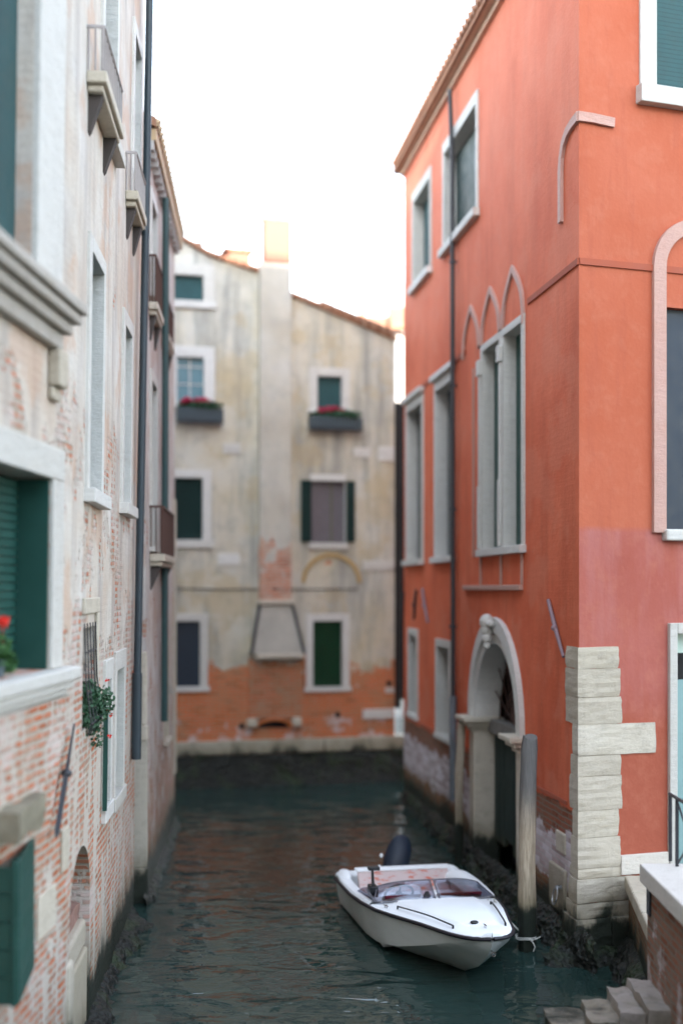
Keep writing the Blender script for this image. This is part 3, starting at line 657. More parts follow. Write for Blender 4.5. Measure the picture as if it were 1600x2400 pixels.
# corner stones
rn = random.Random(3)
def block(root, s_w, s_f, z0, z1, out, mat='stone_rough', name='quoin_stone'):
    """an L-shaped cornerstone: s_w metres along the canal wall, s_f along the street wall"""
    nz = max(4, int((z1 - z0) / 0.045)); path = []
    na = max(3, int(s_w / 0.06)); nb = max(4, int(s_f / 0.06))
    path = [('w', s_w, -0.05)] + [('w', s_w * (1 - i / na), out) for i in range(na)] + [('c', 0, out)] + [('f', s_f * (i + 1) / nb, out) for i in range(nb)] + [('f', s_f, -0.05)]
    def P(i, z):
        k, s_, o_ = path[i]
        if k == 'w': q = Vector(WR.p(s_, z, o_))
        elif k == 'f': q = Vector(W2.p(s_, z, o_))
        else: q = Vector((2.56, 13.8, z)) + (WR.n + W2.n).normalized() * out * 1.25
        return q
    m_ = MB(); ii = len(path) - 1
    ctr = Vector(W2.p(s_f * .4, 0, -.3))
    def fn(a, b):
        i = round(a * ii); z = z0 + 0.003 + (z1 - z0 - 0.006) * b + 0.006 * mnoise.noise(Vector((i * .35, z0 * 9, 4))); q = P(i, z)
        n = mnoise.noise(Vector((q.x * 5, q.y * 5, q.z * 22 + z0 * 7))) * 0.010 + mnoise.noise(q * 3.0) * 0.012
        edge = min(b, 1 - b) * (z1 - z0); n -= 0.007 * max(0, 1 - edge / 0.025)
        d = (Vector((q.x, q.y, 0)) - Vector((ctr.x, ctr.y, 0))).normalized()
        return q + d * n
    m_.grid(fn, ii, nz)
    top = [fn(i / ii, 1.0) for i in range(ii + 1)]; bot = [fn(i / ii, 0.0) for i in range(ii + 1)]
    m_.face(top); m_.face(bot)
    return obj(name, m_, M[mat], root, smooth=False, merge=True)
def zq(y, d=13.95): return CAM_H - (y * k_ - HZ) * d / FP
ys = [1485, 1535, 1600, 1662, 1733, 1780, 1858, 1920, 1990, 2013]
block(red, 0.13, s2(1416 * k_), 0.30, zq(1487), 0.008, 'joint', 'quoin_bed')
for i in range(len(ys) - 1):
    y0, y1 = ys[i], ys[i + 1]
    sw = 0.40 if y0 < 1650 else 0.16 + 0.05 * (i % 3)
    sf = (s2(1418 * k_) if i != 3 else s2(1502 * k_)) + (0.02 * ((i * 7) % 3) if i != 3 else 0)
    block(red, sw, sf, zq(y1), zq(y0), 0.024 + 0.004 * (i % 3 == 1), 'stone' if i % 3 == 0 else 'stone_rough')
block(red, 0.30, s2(1450 * k_), 0.44, 0.60, 0.05)
block(red, 0.22, s2(1450 * k_), 0.605, zq(2013) - .003, 0.045)
block(red, 0.42, s2(1450 * k_) * .55, 0.05, 0.436, 0.07)
block(red, 0.5, s2(1452 * k_), -0.7, 0.046, 0.10)
mb = MB(); W2.box(mb, s2(1450 * k_) * .57, s2(1450 * k_), 0.05, 0.436, -0.05, 0.062); obj('quoin_stone', mb, M['stone'], red, bevel=0.02)
# stone with the mooring ring
mb = MB(); WR.box(mb, 0.42, 1.02, 0.36, 0.86, -0.05, 0.035); st = obj('ring_stone', mb, stone_mat('ring_stone_grey', ((0.34, 0.30, 0.24), (0.42, 0.38, 0.31)), alg=0.40), red, bevel=0.02)
mb = MB(); cR = Vector(WR.p(0.52, 0.66, 0.09)); mb.tube([cR + WR.n * -0.06, cR + WR.n * 0.01], 0.022, 8)
rp = [cR + WR.u * (0.085 * math.sin(t)) * 0.9 + Vector((0, 0, -0.095 + 0.095 * math.cos(t))) + WR.n * 0.02 * (1 - math.cos(t)) for t in [2 * math.pi * i / 22 for i in range(22)]]
mb.tube(rp + [rp[0]], 0.008, 6, cap=False); obj('mooring_ring', mb, M['chrome'], st, smooth=True)
mb = MB(); WR.box(mb, 0.46, 0.80, 1.02, 1.26, -0.05, 0.02); obj('patch_stone', mb, M['stone'], red, bevel=0.02)
# white plinth
mb = MB(); W2.box(mb, s2(1452), D2 - 0.002, 0.875, 1.09, -0.02, 0.035); obj('plinth', mb, M['plinth'], red, bevel=0.006)

# ------------------------------------------------------------------ street, quay and parapet at right
mb = MB(); q0 = W2.p(s2(1482), 0, 0)
mb.hexa([(q0[0], q0[1] - 2.2, -0.8), (9, q0[1] - 2.2, -0.8), (14, 18.2, -0.8), (q0[0], q0[1] + 0.2, -0.8), (q0[0], q0[1] - 2.2, 0.85), (9, q0[1] - 2.2, 0.85), (14, 18.2, 0.85), (q0[0], q0[1] + 0.2, 0.85)])
tag(obj('pavement', mb, M['paving']), None, None, kind='structure')
# low quay wall between corner and parapet
QW = Wall(3.11, 13.86, -0.12, -1, -1, 0)
qt = thing('quay_wall', 'low dark brick quay wall with worn stone cap between corner stones and parapet', 'wall', (3.05, 13.0, 0))
mb = MB(); QW.rows(mb, 0.0, 2.4, -0.8, 0.74); obj('brickwork', mb, wall_mat('quay_brick', ((0.3, 0.12, 0.07),) * 3, br=((0.24, 0.08, 0.04), (0.17, 0.07, 0.045)), mortar=(0.16, 0.13, 0.10), expo=((-1, 1), (13, 1)), alg=0.45), qt)
mb = MB()
for i in range(3): QW.box(mb, 0.02 + i * 0.8, 0.79 + i * 0.8, 0.745, 0.90, -0.42, 0.05)
obj('coping', mb, M['stone'], qt, bevel=0.02)
# bridge parapet
PX, PY1, PZ = 2.735, 11.45, 1.53
PW = Wall(PX, PY1, -0.012, -1, -1, 0)
par = thing('bridge_parapet', 'red brick parapet with white stone coping at the lower right edge', 'wall', (PX + .2, 10, 0))
mb = MB(); PW.rows(mb, 0.0, 7.0, -0.9, PZ - 0.17)
EW = Wall(PX, PY1, 1, 0, 0, 1); EW.rows(mb, 0.0, 0.36, -0.9, PZ - 0.17)
BW = Wall(PX + .36, PY1, -0.012, -1, 1, 0); BW.rows(mb, 0, 7, -0.9, PZ - .17)
obj('brickwork', mb, M['parapet_brick'], par)
mb = MB(); L_ = [0.0, 1.5, 3.2, 5.0, 7.0]
for a, b in zip(L_, L_[1:]): PW.box(mb, a - (0.05 if a == 0 else 0), b - 0.006, PZ - 0.165, PZ, -0.42, 0.06)
obj('coping', mb, stone_mat('white_coping', ((0.62, 0.58, 0.53), (0.74, 0.71, 0.66)), layers=0.05, dirt=0.2), par, bevel=0.012)
mb = MB(); mb.hexa([PW.p(s_, z_, o_) for z_ in (1.10, 1.37) for s_, o_ in ((0.04, 0.002), (0.16, 0.002), (0.16, 0.02), (0.04, 0.02))]); obj('iron_clamp', mb, M['iron'], par, bevel=0.01)
# iron railing on the street side of the parapet
rl = thing('iron_railing', 'dark iron railing with crossed bars behind the white parapet coping', 'railing', (PX + .36, 11.4, 1.5))
rx = lambda y: PX + 0.245 + 0.012 * (11.5 - y)
zt_ = 2.13
mb = MB(); mb.tube([(rx(11.62), 11.62, zt_ + .005), (rx(6.0), 6.0, zt_ + .005)], 0.016, 8); obj('top_rail', mb, M['iron'], rl)
for i, yy in enumerate((11.60, 11.38, 10.55, 10.3, 9.4, 9.15, 8.2, 7.95)):
    mb = MB(); mb.box((rx(yy) - .013, yy - .013, PZ), (rx(yy) + .013, yy + .013, zt_)); obj('baluster', mb, M['iron'], rl)
for a, b in ((11.38, 10.55), (10.3, 9.4), (9.15, 8.2)):
    for z0_, z1_ in ((zt_ - .01, PZ + .01), (PZ + .01, zt_ - .01)):
        mb = MB(); mb.tube([(rx(a), a, z0_), (rx(b), b, z1_)], 0.010, 6); obj('brace', mb, M['iron'], rl)
# ruined stone steps at the foot of the parapet
stp = thing('stone_steps', 'worn pale stone steps sinking into the water below the parapet', 'steps', (2.4, 10.8, 0))
rn = random.Random(11)
def rough_box(a, b, n=7, amp=0.025, seed=0):
    m_ = MB(); a = Vector(a); b = Vector(b)
    def d(p):
        q = Vector(p); c = (a + b) / 2; v = Vector([mnoise.noise(q * 3.5 + Vector((seed, i * 9, 0))) * amp * 1.4 + mnoise.noise(q * 9 + Vector((seed, i * 5, 3))) * amp * .7 for i in range(3)]); return q + v
    for ax in range(3):
        for side in (0, 1):
            def fn(u, v_):
                t = [0, 0, 0]; o = [i for i in range(3) if i != ax]; t[ax] = side; t[o[0]] = u; t[o[1]] = v_
                return d([a[i] + (b[i] - a[i]) * t[i] for i in range(3)])
            m_.grid(fn, n, n)
    return m_
for i, (x0, x1, y0, y1, z1) in enumerate(((1.78, 2.12, 10.75, 11.30, 0.30), (2.10, 2.36, 10.7, 11.28, 0.36), (2.34, 2.56, 10.65, 11.36, 0.45), (2.54, 2.80, 10.6, 11.38, 0.53))):
    obj('step', rough_box((x0, y0, -0.6), (x1, y1, z1), 14, 0.028, i * 4), stone_mat('step_stone_%s' % 'abcd'[i], ((0.22, 0.20, 0.18), (0.50, 0.44, 0.41)), alg=0.20 if i > 1 else 0.30, dirt=0.7, dirtc=(0.13, 0.13, 0.11)), stp, merge=True, smooth=True)

# ================================================================== HOUSE ACROSS (back)
WB = Wall(-3.3, 25.6, 1, 0.265, 0, -1)
back = thing('canal_house', 'cream house with peeling plaster over orange brick closing the canal, sloping roofline and outside chimney', 'house', (-3.3, 25.6, 0))
def bp(x, y): return WB.at(x * k_, y * k_)
def sB(x): return WB.at(x * k_)[0]
SE = sB(906)
rl_pts = [(sB(330), 11.35), (sB(480), bp(480, 590)[1]), (sB(600), bp(600, 630)[1]), (sB(665), bp(665, 682)[1]), (sB(740), bp(740, 712)[1]), (SE + 0.02, bp(890, 783)[1])]
rl_pts = [(-7.0, 11.2)] + rl_pts
def top(s):
    for (a, za), (b, zb) in zip(rl_pts, rl_pts[1:]):
        if a <= s <= b + 1e-6: return za + (zb - za) * (s - a) / (b - a)
    return rl_pts[-1][1]
hb = []
def wb(x0, y0, x1, y1, fw, pane_m, **k):
    s0, s1 = sB(x0), sB(x1); z1_, z0_ = bp((x0 + x1) / 2, y0)[1], bp((x0 + x1) / 2, y1)[1]
    h = window(back, WB, s0, s1, z0_, z1_, fw, k.pop('depth', 0.12), M['stone_clean'], pane_m, **k); hb.append(h); return s0, s1, z0_, z1_
wb(702, 1410, 802, 1578, 0.15, M['shutter_green'], pane='shutter', sill=0.10, sill_out=0.05)
wb(378, 1410, 477, 1578, 0.15, M['navy'], pane='shutter', sill=0.10, sill_out=0.05)
wb(380, 1078, 485, 1240, 0.17, M['shutter_dark'], pane='shutter', sill=0.16, sill_out=0.06)
wb(381, 795, 493, 925, 0.22, M['glass_blue'], sill=0.10, sill_out=0.06, bars=True)
wb(374, 606, 492, 690, 0.22, M['shutter_teal'], pane='shutter', sill=0.15, sill_out=0.06)
wb(710, 845, 803, 940, 0.17, M['shutter_teal'], sill=0.08, sill_out=0.06, pane='shutter')
s0, s1, z0_, z1_ = wb(712, 1090, 793, 1247, 0.004, M['curtain_grey'], sill=0.13, sill_out=0.07, lintel=0.13, depth=0.14)
for a, b in ((690, 713), (794, 813)):
    mb = MB(); WB.box(mb, sB(a), sB(b), z0_ + .02, z1_ - 0.13, 0.035, 0.07); sh = obj('shutter', mb, M['shutter_dark'], back)
mb = MB(); WB.box(mb, s0 + (s1 - s0) * .62, s0 + (s1 - s0) * .65, z0_, z1_ - .13, -0.118, -0.10); obj('curtain_edge', mb, simple('olive_cord', (0.12, 0.13, 0.06)), back)
mb = MB(); SX = sB(500); WB.rows(mb, -7.0, SX, -0.8, 10.66, [h for h in hb if h[0] < SX], top=top, knots=[p[0] for p in rl_pts], depth=0.13)
WB.rows(mb, SX, SE, -0.8, 8.9, [h for h in hb if h[0] > SX], top=top, knots=[p[0] for p in rl_pts], depth=0.13)
obj('wall', mb, M['cream'], back)
# side and rear
mb = MB(); e0 = Vector(WB.p(SE, 0)); e1 = e0 - Vector((WB.n.x, WB.n.y, 0)) * 6; f0 = Vector(WB.p(-7, 0)); f1 = f0 - Vector((WB.n.x, WB.n.y, 0)) * 6
mb.face([(e0.x, e0.y, -.8), (e1.x, e1.y, -.8), (e1.x, e1.y, 9.2), (e0.x, e0.y, 9.2)]); mb.face([(e1.x, e1.y, -.8), (f1.x, f1.y, -.8), (f1.x, f1.y, 11.2), (e1.x, e1.y, 9.2)])
mb.face([(f0.x, f0.y, -.8), (f1.x, f1.y, -.8), (f1.x, f1.y, 11.2), (f0.x, f0.y, 11.2)])
obj('side_wall', mb, M['cream'], back)
mb = MB()
for (a, za), (b, zb) in zip(rl_pts, rl_pts[1:]):
    P = [WB.p(a, za + .02, 0.10), WB.p(b + 0.001, zb + .02, 0.10), WB.p(b + 0.001, zb + .02, -6.1), WB.p(a, za + .02, -6.1)]
    mb.hexa([*P, *[(p[0], p[1], p[2] + 0.09) for p in P]])
rfb = obj('roof', mb, M['tiles'], back)
mb = MB(); a_, za = sB(738), bp(740, 712)[1]; 
P = [WB.p(a_, za + .115, 0.12), WB.p(SE + .15, bp(890, 783)[1] + .06, 0.22), WB.p(SE + .15, za + .12, -1.9), WB.p(a_, za + .35, -1.9)]
mb.hexa([*P, *[(p[0], p[1], p[2] + 0.06) for p in P]]); obj('roof_slope', mb, M['tiles'], rfb)
# outside chimney shaft
zc_t = bp(628, 612)[1]; zc_b = bp(628, 1388)[1]
mb = MB(); WB.box(mb, sB(593), sB(663), zc_b, zc_t + 0.02, 0.004, 0.24)
ch = obj('chimney', mb, wall_mat('chimney_plaster', ((0.42, 0.38, 0.31), (0.48, 0.45, 0.38), (0.52, 0.50, 0.45)), br=((0.50, 0.15, 0.07), (0.42, 0.16, 0.09)), mortar=(0.44, 0.38, 0.32),
    expo=((-1, 0.6), (4.2, 0.75), (5.0, 0.5), (5.6, 0.1), (6.4, 0.15), (7.0, 0.4), (7.5, 0.05), (13, 0)), stains=(0.30, 0.30, 0.29), stain_amt=0.8), back)
mb = MB(); zh = bp(628, 1500)[1]                 # flared hood
t0, t1 = sB(596), sB(660); b0, b1 = sB(573), sB(688)
mb.hexa([WB.p(b0, zh, 0.004), WB.p(b1, zh, 0.004), WB.p(b1, zh, 0.34), WB.p(b0, zh, 0.34), WB.p(t0, zc_b - .002, 0.004), WB.p(t1, zc_b - .002, 0.004), WB.p(t1, zc_b - .002, 0.22), WB.p(t0, zc_b - .002, 0.22)])
obj('chimney_hood', mb, simple('grey_hood_plaster', (0.42, 0.40, 0.35), 0.9, var=0.3, bump=0.6, nscale=3), ch)
mb = MB(); WB.box(mb, sB(590), sB(668), zc_b - .0, zc_b + 0.09, 0.0, 0.30); WB.box(mb, sB(582), sB(690), zh - 0.10, zh - .002, 0.0, 0.38); obj('chimney_ledge', mb, M['stone'], ch, bevel=0.02)
for qa, qb in ((591, 570), (665, 690)):
    mb = MB(); mb.tube([WB.p(sB(qa), zc_b, .25), WB.p(sB(qb), zh, .36)], .035, 6); obj('strut', mb, M['iron'], ch)
mb = MB(); WB.box(mb, sB(570), sB(690), bp(628, 1650)[1], zh - 0.102, 0.004, 0.10)
obj('chimney_breast', mb, wall_mat('breast_brick', ((0.46, 0.42, 0.35),) * 3, br=((0.48, 0.125, 0.03), (0.36, 0.09, 0.035)), mortar=(0.34, 0.26, 0.18), expo=((-1, 1), (2.2, 1.0), (2.8, 0.1), (13, 0)), alg=-.5), ch)
mb = MB(); WB.arch(mb, (sB(592) + sB(660)) / 2, bp(628, 1672)[1], 0.34, 0.44, 0.002, 0.13, ry=0.45); 
obj('relieving_arch', mb, simple('arch_brick', (0.48, 0.15, 0.05), 0.85, var=0.3, bump=.5), ch)
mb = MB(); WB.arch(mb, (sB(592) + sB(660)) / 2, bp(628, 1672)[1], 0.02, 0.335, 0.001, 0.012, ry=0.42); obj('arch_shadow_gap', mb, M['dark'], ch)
for a, b, y0, y1 in ((566, 588, 1648, 1668), (668, 688, 1648, 1668)):
    mb = MB(); WB.box(mb, sB(a), sB(b), bp(628, y1)[1], bp(628, y0)[1], 0.0, 0.20); obj('corbel', mb, M['stone'], ch, bevel=0.02)
# sunlit chimney head rising over the roof
zt1 = bp(635, 485)[1]
mb = MB(); WB.box(mb, sB(603), sB(663), zc_t + .022, zt1 - .25, -0.12, 0.27); obj('chimney_head', mb, M['brick_chimney'], ch, bevel=.02)
mb = MB(); m0 = (sB(603) + sB(663)) / 2; h_ = (sB(663) - sB(603)) / 2
mb.hexa([WB.p(m0 - h_, zt1 - .248, -.12), WB.p(m0 + h_, zt1 - .248, -.12), WB.p(m0 + h_, zt1 - .248, .27), WB.p(m0 - h_, zt1 - .248, .27), WB.p(m0 - h_ - .12, zt1, -.25), WB.p(m0 + h_ + .12, zt1, -.25), WB.p(m0 + h_ + .12, zt1, .40), WB.p(m0 - h_ - .12, zt1, .40)])
obj('chimney_pot', mb, M['white_wall'], ch, bevel=.02)
def roof_chimney(x0, x1, y0, y1, out, m1, label):
    mb = MB(); WB.box(mb, sB(x0), sB(x1), bp(500, y1)[1] - .5, bp(500, y0)[1], out - .5, out); c = obj('roof_chimney', mb, m1, back, bevel=.02, label=label)
    mb = MB(); WB.box(mb, sB(x0) - .06, sB(x1) + .06, bp(500, y0)[1] + .001, bp(500, y0)[1] + .08, out - .56, out + .06); obj('chimney_cap', mb, M['tiles'], c, bevel=.02)
roof_chimney(535, 592, 552, 610, -0.8, M['brick_chimney'], 'short sunlit brick chimney')
roof_chimney(402, 468, 552, 600, -0.5, M['white_wall'], 'white sunlit chimney')
for sx, out_, h_ in ((735, -1.2, 1.5), (700, -3.0, 1.9), (520, -2.0, 1.4)):
    mb = MB(); z_r = top(sB(sx)); mb.tube([WB.p(sB(sx), z_r, out_), WB.p(sB(sx), z_r + h_, out_)], .015, 5)
    for q in range(4): mb.tube([WB.p(sB(sx) - .28 + .04 * q, z_r + h_ - .1 * q, out_), WB.p(sB(sx) + .28 - .04 * q, z_r + h_ - .1 * q, out_)], .008, 4)
    obj('roof_aerial', mb, M['iron'], rfb)
# ledges, built-in stones, old arch, cable
for a, b, y0, y1 in ((512, 552, 1018, 1042), (500, 550, 1272, 1298), (812, 850, 1028, 1050), (868, 904, 1025, 1058), (832, 905, 1288, 1310), (884, 904, 1580, 1592)):
    mb = MB(); WB.box(mb, sB(a), sB(b), bp(a, y1)[1], bp(a, y0)[1], -0.02, 0.03); obj('inset_stone', mb, M['stone_clean'], back, bevel=.01)
mb = MB(); WB.box(mb, sB(832), sB(902), bp(832, 1652)[1], bp(832, 1630)[1], 0, 0.05); obj('stone_beam', mb, M['stone_clean'], back, bevel=.01)
mb = MB(); cA = (sB(690) + sB(830)) / 2; WB.arch(mb, cA, bp(760, 1338)[1], 0.55, 0.64, 0.0, 0.04, ry=0.95); obj('blocked_arch', mb, simple('ochre_arch', (0.40, 0.28, 0.13), 0.9, var=.3), back)
mb = MB(); mb.tube([WB.p(sB(380), 4.0 + .02, 0.03), WB.p(sB(500), 3.98, 0.03), WB.p(sB(592), 3.99, .04), WB.p(sB(628), 3.99, 0.26), WB.p(sB(664), 3.99, .04), WB.p(sB(820), 3.99, 0.03)], 0.012, 6); obj('cable', mb, M['iron'], back)
for x, y in ((555, 1668), (775, 1642), (893, 1570)):
    mb = MB(); mb.tube([WB.p(sB(x), bp(x, y)[1], -.02), WB.p(sB(x), bp(x, y)[1], 0.012)], 0.06, 8); obj('wall_vent', mb, M['dark'], back)
mb = MB(); mb.tube([WB.p(SE + 0.08, 7.9, -0.05), WB.p(SE + .08, 1.5, -0.05)], 0.09, 8); obj('drainpipe', mb, M['plastic'], back, smooth=True)
# stone kerb and dark footing
kb = thing('canal_kerb', 'pale stone kerb course above the dark weedy footing of the cream house', 'kerb', (-3.3, 25.5, 0.7))
mb = MB(); xs = [-7.0, -4.0, -2.0, sB(400) - .3, sB(440), sB(532), sB(640), sB(742), sB(846), SE + .9]
for a, b in zip(xs, xs[1:]): WB.box(mb, a, b - 0.012, 0.66, 0.93, -0.3, 0.10)
obj('kerb_stones', mb, M['stone_kerb'], kb, bevel=.015)
mb = MB(); WB.grid = None
def foot(u, v):
    s_ = -7 + (SE + 1.2 + 7) * u; z_ = 0.65 - 1.2 * v; p = Vector(WB.p(s_, z_, 0.06 + 0.25 * v)); n = mnoise.noise(p * 2.5) * .05 + mnoise.noise(p * 7) * .03
    return p + WB.n * n
mb.grid(foot, 110, 16); obj('footing', mb, M['mud'], kb, smooth=True)

# houses beyond, seen over and beside the cream house
def far_house(name, label, x0, x1, y, ztop, mat, d=5.0, roofz=1.2, wins=()):
    t = thing(name, label, 'house', ((x0 + x1) / 2, y, 0)); FW = Wall(x0, y, 1, 0, 0, -1)
    holes = []
    for a, b, za, zb in wins: holes.append(window(t, FW, a, b, za, zb, 0.12, 0.12, M['stone_clean'], M['shutter_teal'], pane='shutter'))
    mb = MB(); FW.rows(mb, 0, x1 - x0, -0.8, ztop, holes)
    mb.face([(x0, y, -.8), (x0, y + d, -.8), (x0, y + d, ztop), (x0, y, ztop)]); mb.face([(x1, y, -.8), (x1, y + d, -.8), (x1, y + d, ztop), (x1, y, ztop)]); mb.face([(x0, y + d, -.8), (x1, y + d, -.8), (x1, y + d, ztop), (x0, y + d, ztop)])
    obj('wall', mb, mat, t)
    mb = MB(); m = y + d / 2
    roof(mb, (x0 - .2, y - .3, ztop), (x1 + .2, y - .3, ztop), (x1 + .2, m, ztop + roofz), (x0 - .2, m, ztop + roofz)); roof(mb, (x0 - .2, y + d + .3, ztop), (x1 + .2, y + d + .3, ztop), (x1 + .2, m, ztop + roofz), (x0 - .2, m, ztop + roofz))
    mb.face([(x0, y, ztop), (x0, y + d, ztop), (x0, m, ztop + roofz)]); mb.face([(x1, y, ztop), (x1, y + d, ztop), (x1, m, ztop + roofz)])
    obj('roof', mb, M['tiles'], t); return t, FW
th_, FWh = far_house('far_house', 'sunlit white house beyond the gap between the cream and red houses', 1.72, 6.5, 40.0, 12.2, M['white_wall'], wins=((0.55, 1.35, 7.2, 8.9), (0.55, 1.35, 3.6, 5.2)))
th2, _ = far_house('far_house', 'tall sunlit orange house whose top shows behind the cream house roof', -0.2 + .55, 3.0, 48.0, 13.9, M['orange_wall'], roofz=0.9)
mb = MB(); mb.box((0.62, 47.9, 13.3), (0.95, 48.3, 15.6)); cc = obj('chimney', mb, M['brick_chimney'], th2, bevel=.02)
mb = MB(); mb.box((1.9, 47.9, 14.0), (2.6, 48.5, 15.4)); obj('dormer', mb, M['white_wall'], th2, bevel=.02)

# unseen block added behind the bridge, its height set to keep low sun off the canal
mb = MB(); mb.box((-40, -30, -.8), (40, -20, 18.75)); bd = tag(obj('sun_blocker', mb, M['left_far']), None, None, kind='structure')

# ================================================================== LEFT HOUSES
F1 = Wall(-2.204, 10.17, 0.048, 1, 1, 0); F2 = Wall(-2.204, 10.17, -0.064, 1, 1, 0)
LEAN = 0.013
left = thing('old_house', 'tall peeling pink and cream house at the left edge with brickwork showing and green shutters', 'house', (-2.204, 10.17, 0), (0, LEAN, 0))
def s1_(px): return F1.at(px)[0]
def sF(px): return F2.at(px)[0]
h1 = []; h2 = []
# lower window of the near facet: deep recess with shutter and flowers
a_, b_ = s1_(-110), s1_(98); zb, zt = 3.40, 4.82
h1.append((a_, b_, zb, zt))
mb = MB(); F1.box(mb, b_ + .001, b_ + 0.31, zb, zt, -0.3, 0.03); F1.box(mb, a_ - .25, b_ + 0.31, zt + .001, zt + 0.24, -0.3, 0.032)
wl = obj('window', mb, M['stone_clean'], left, bevel=.01)
mb = MB(); F1.box(mb, a_ - .3, b_ + 0.50, zb - 0.10, zb - .002, -0.3, 0.13); F1.box(mb, a_ - .3, b_ + 0.44, zb - 0.17, zb - .102, 0, 0.09); F1.box(mb, a_ - .3, b_ + 0.38, zb - 0.22, zb - .172, 0, 0.05); obj('sill', mb, M['stone_clean'], wl, bevel=.015)
mb = MB()
nn = 22
for i in range(nn):
    z_ = zb + 0.01 + (zt - zb - .02) * i / nn; F1.box(mb, a_, b_ - .01, z_, z_ + (zt - zb) / nn * .86, -0.27 + 0.01 * (i % 2), -0.235)
obj('shutter', mb, M['shutter'], wl)
mb = MB(); F1.box(mb, s1_(2), s1_(8), zb, zt - .02, -0.234, -0.18); obj('shutter_stile', mb, M['shutter_dark'], wl)
mb = MB(); F1.box(mb, b_ - .035, b_ - .004, zb + .002, zt - .01, -0.232, -0.004); obj('shutter', mb, M['shutter'], wl)
# upper window standing on a moulded sill
a2, b2 = s1_(-140), s1_(46); z2 = 6.14
h1.append((a2, b2, z2, 9.2))
mb = MB(); F1.box(mb, b2 + .001, b2 + 0.66, z2, 9.4, -0.22, 0.05); F1.box(mb, a2 - .3, b2 + .66, 9.402, 9.7, -.2, .052); wu = obj('window', mb, M['stone_clean'], left, bevel=.015)
mb = MB(); F1.box(mb, a2, b2, z2, 9.2, -0.20, -0.12); obj('shutter', mb, M['shutter_teal'], wu)
e_ = s1_(108)
mb = MB()
for z0s, z1s, o_, q in ((6.06, 6.138, 0.24, 0.02), (5.985, 6.058, 0.20, 0), (5.90, 5.983, 0.14, -.04), (5.78, 5.898, 0.08, -.10)):
    F1.box(mb, a2 - .5, e_ + q, z0s, z1s, 0, o_)
obj('moulded_sill', mb, stone_mat('sill_stone_grey', ((0.34, 0.31, 0.27), (0.50, 0.47, 0.43))), wu, bevel=.015)
mb = MB(); F1.box(mb, s1_(88), s1_(108), 5.50, 5.778, 0, 0.10); F1.box(mb, s1_(88), s1_(108), 5.40, 5.498, 0, 0.05); obj('corbel', mb, M['stone'], wu, bevel=.02)
# blocks set into the brick
for a, b, za, zb_ in ((s1_(133), -0.01, 1.78, 2.12), (s1_(-30), s1_(28), 2.02, 2.28), (s1_(78), s1_(120), 1.42, 1.75)):
    mb = MB(); F1.box(mb, a, b, za, zb_, 0, 0.02); obj('inset_stone', mb, M['stone'], left, bevel=.012)
obj('stone_corbel', rough_box(F1.p(s1_(-40), 2.36, -.05), (Vector(F1.p(s1_(55), 2.56, 0.14))), 8, 0.03, 5), simple('mossy_corbel', (0.20, 0.18, 0.13), 0.9, var=.6, bump=.9, nscale=9), left, merge=True, smooth=True)
# slightly proud brick panel under the sill
mb = MB(); zz = [(2.2, 95), (2.5, 108), (2.9, 128), (3.17, 140)]
for (za, pa), (zb_, pb) in zip(zz, zz[1:]):
    q = [(s1_(-60), za), (s1_(pa), za), (s1_(pb), zb_), (s1_(-60), zb_)]
    mb.face([F1.p(*t, 0.04) for t in q], q); mb.face([F1.p(*q[1], 0.04), F1.p(*q[1], 0), F1.p(*q[2], 0), F1.p(*q[2], 0.04)], [q[1], q[1], q[2], q[2]])
mb.face([F1.p(s1_(-60), 2.2, 0.04), F1.p(s1_(95), 2.2, 0.04), F1.p(s1_(95), 2.2, 0), F1.p(s1_(-60), 2.2, 0)], [(0, 2.2), (1, 2.2), (1, 2.22), (0, 2.22)])
obj('brick_panel', mb, M['left_old'], left)
# iron wall tie
mb = MB(); A = Vector(F1.p(s1_(101), 2.14, 0.07)); B = Vector(F1.p(-0.02, 2.93, 0.05)); mid = A.lerp(B, .55)
mb.tube([A, A.lerp(B, .05), mid], [0.012, 0.026, 0.026], 4); mb.tube([mid, B], [0.018, 0.010], 4)
wt = obj('wall_tie', mb, M['iron'], left)
mb = MB(); mb.ell(mid, (.045, .035, .035), 10, 8); obj('tie_boss', mb, M['iron'], wt, smooth=True)
# folding shutter pushed out at the bottom
sh = thing('folding_shutter', 'dark green plank shutter folded out at the lower left edge', 'shutter', (-2.2, 8.3, 1.3))
P0 = Vector((-2.42, 8.30, 0)); P1 = Vector((-2.115, 8.28, 0)); P2 = Vector((-2.215, 9.12, 0))
def leaf(a, b, z0, z1, th, nm):
    u = (b - a).normalized(); n = Vector((u.y, -u.x, 0)); m_ = MB(); npl = 5
    for i in range(npl):
        za = z0 + (z1 - z0) * i / npl; zb_ = z0 + (z1 - z0) * (i + 1) / npl - 0.007
        c = [a, b, b + n * th, a + n * th]; m_.hexa([(p.x, p.y, za) for p in c] + [(p.x, p.y, zb_) for p in c])
    return obj(nm, m_, M['shutter'], sh, bevel=.006)
leaf(P0, P1 - Vector((.02, 0, 0)), 1.30, 2.20, -0.035, 'shutter_leaf'); leaf(P1, P2, 1.30, 2.24, 0.03, 'shutter_leaf')
mb = MB(); mb.box((P1.x - .018, P1.y - .012, 1.29), (P1.x + .012, P1.y + .03, 2.245)); obj('stile', mb, M['shutter'], sh, bevel=.004)
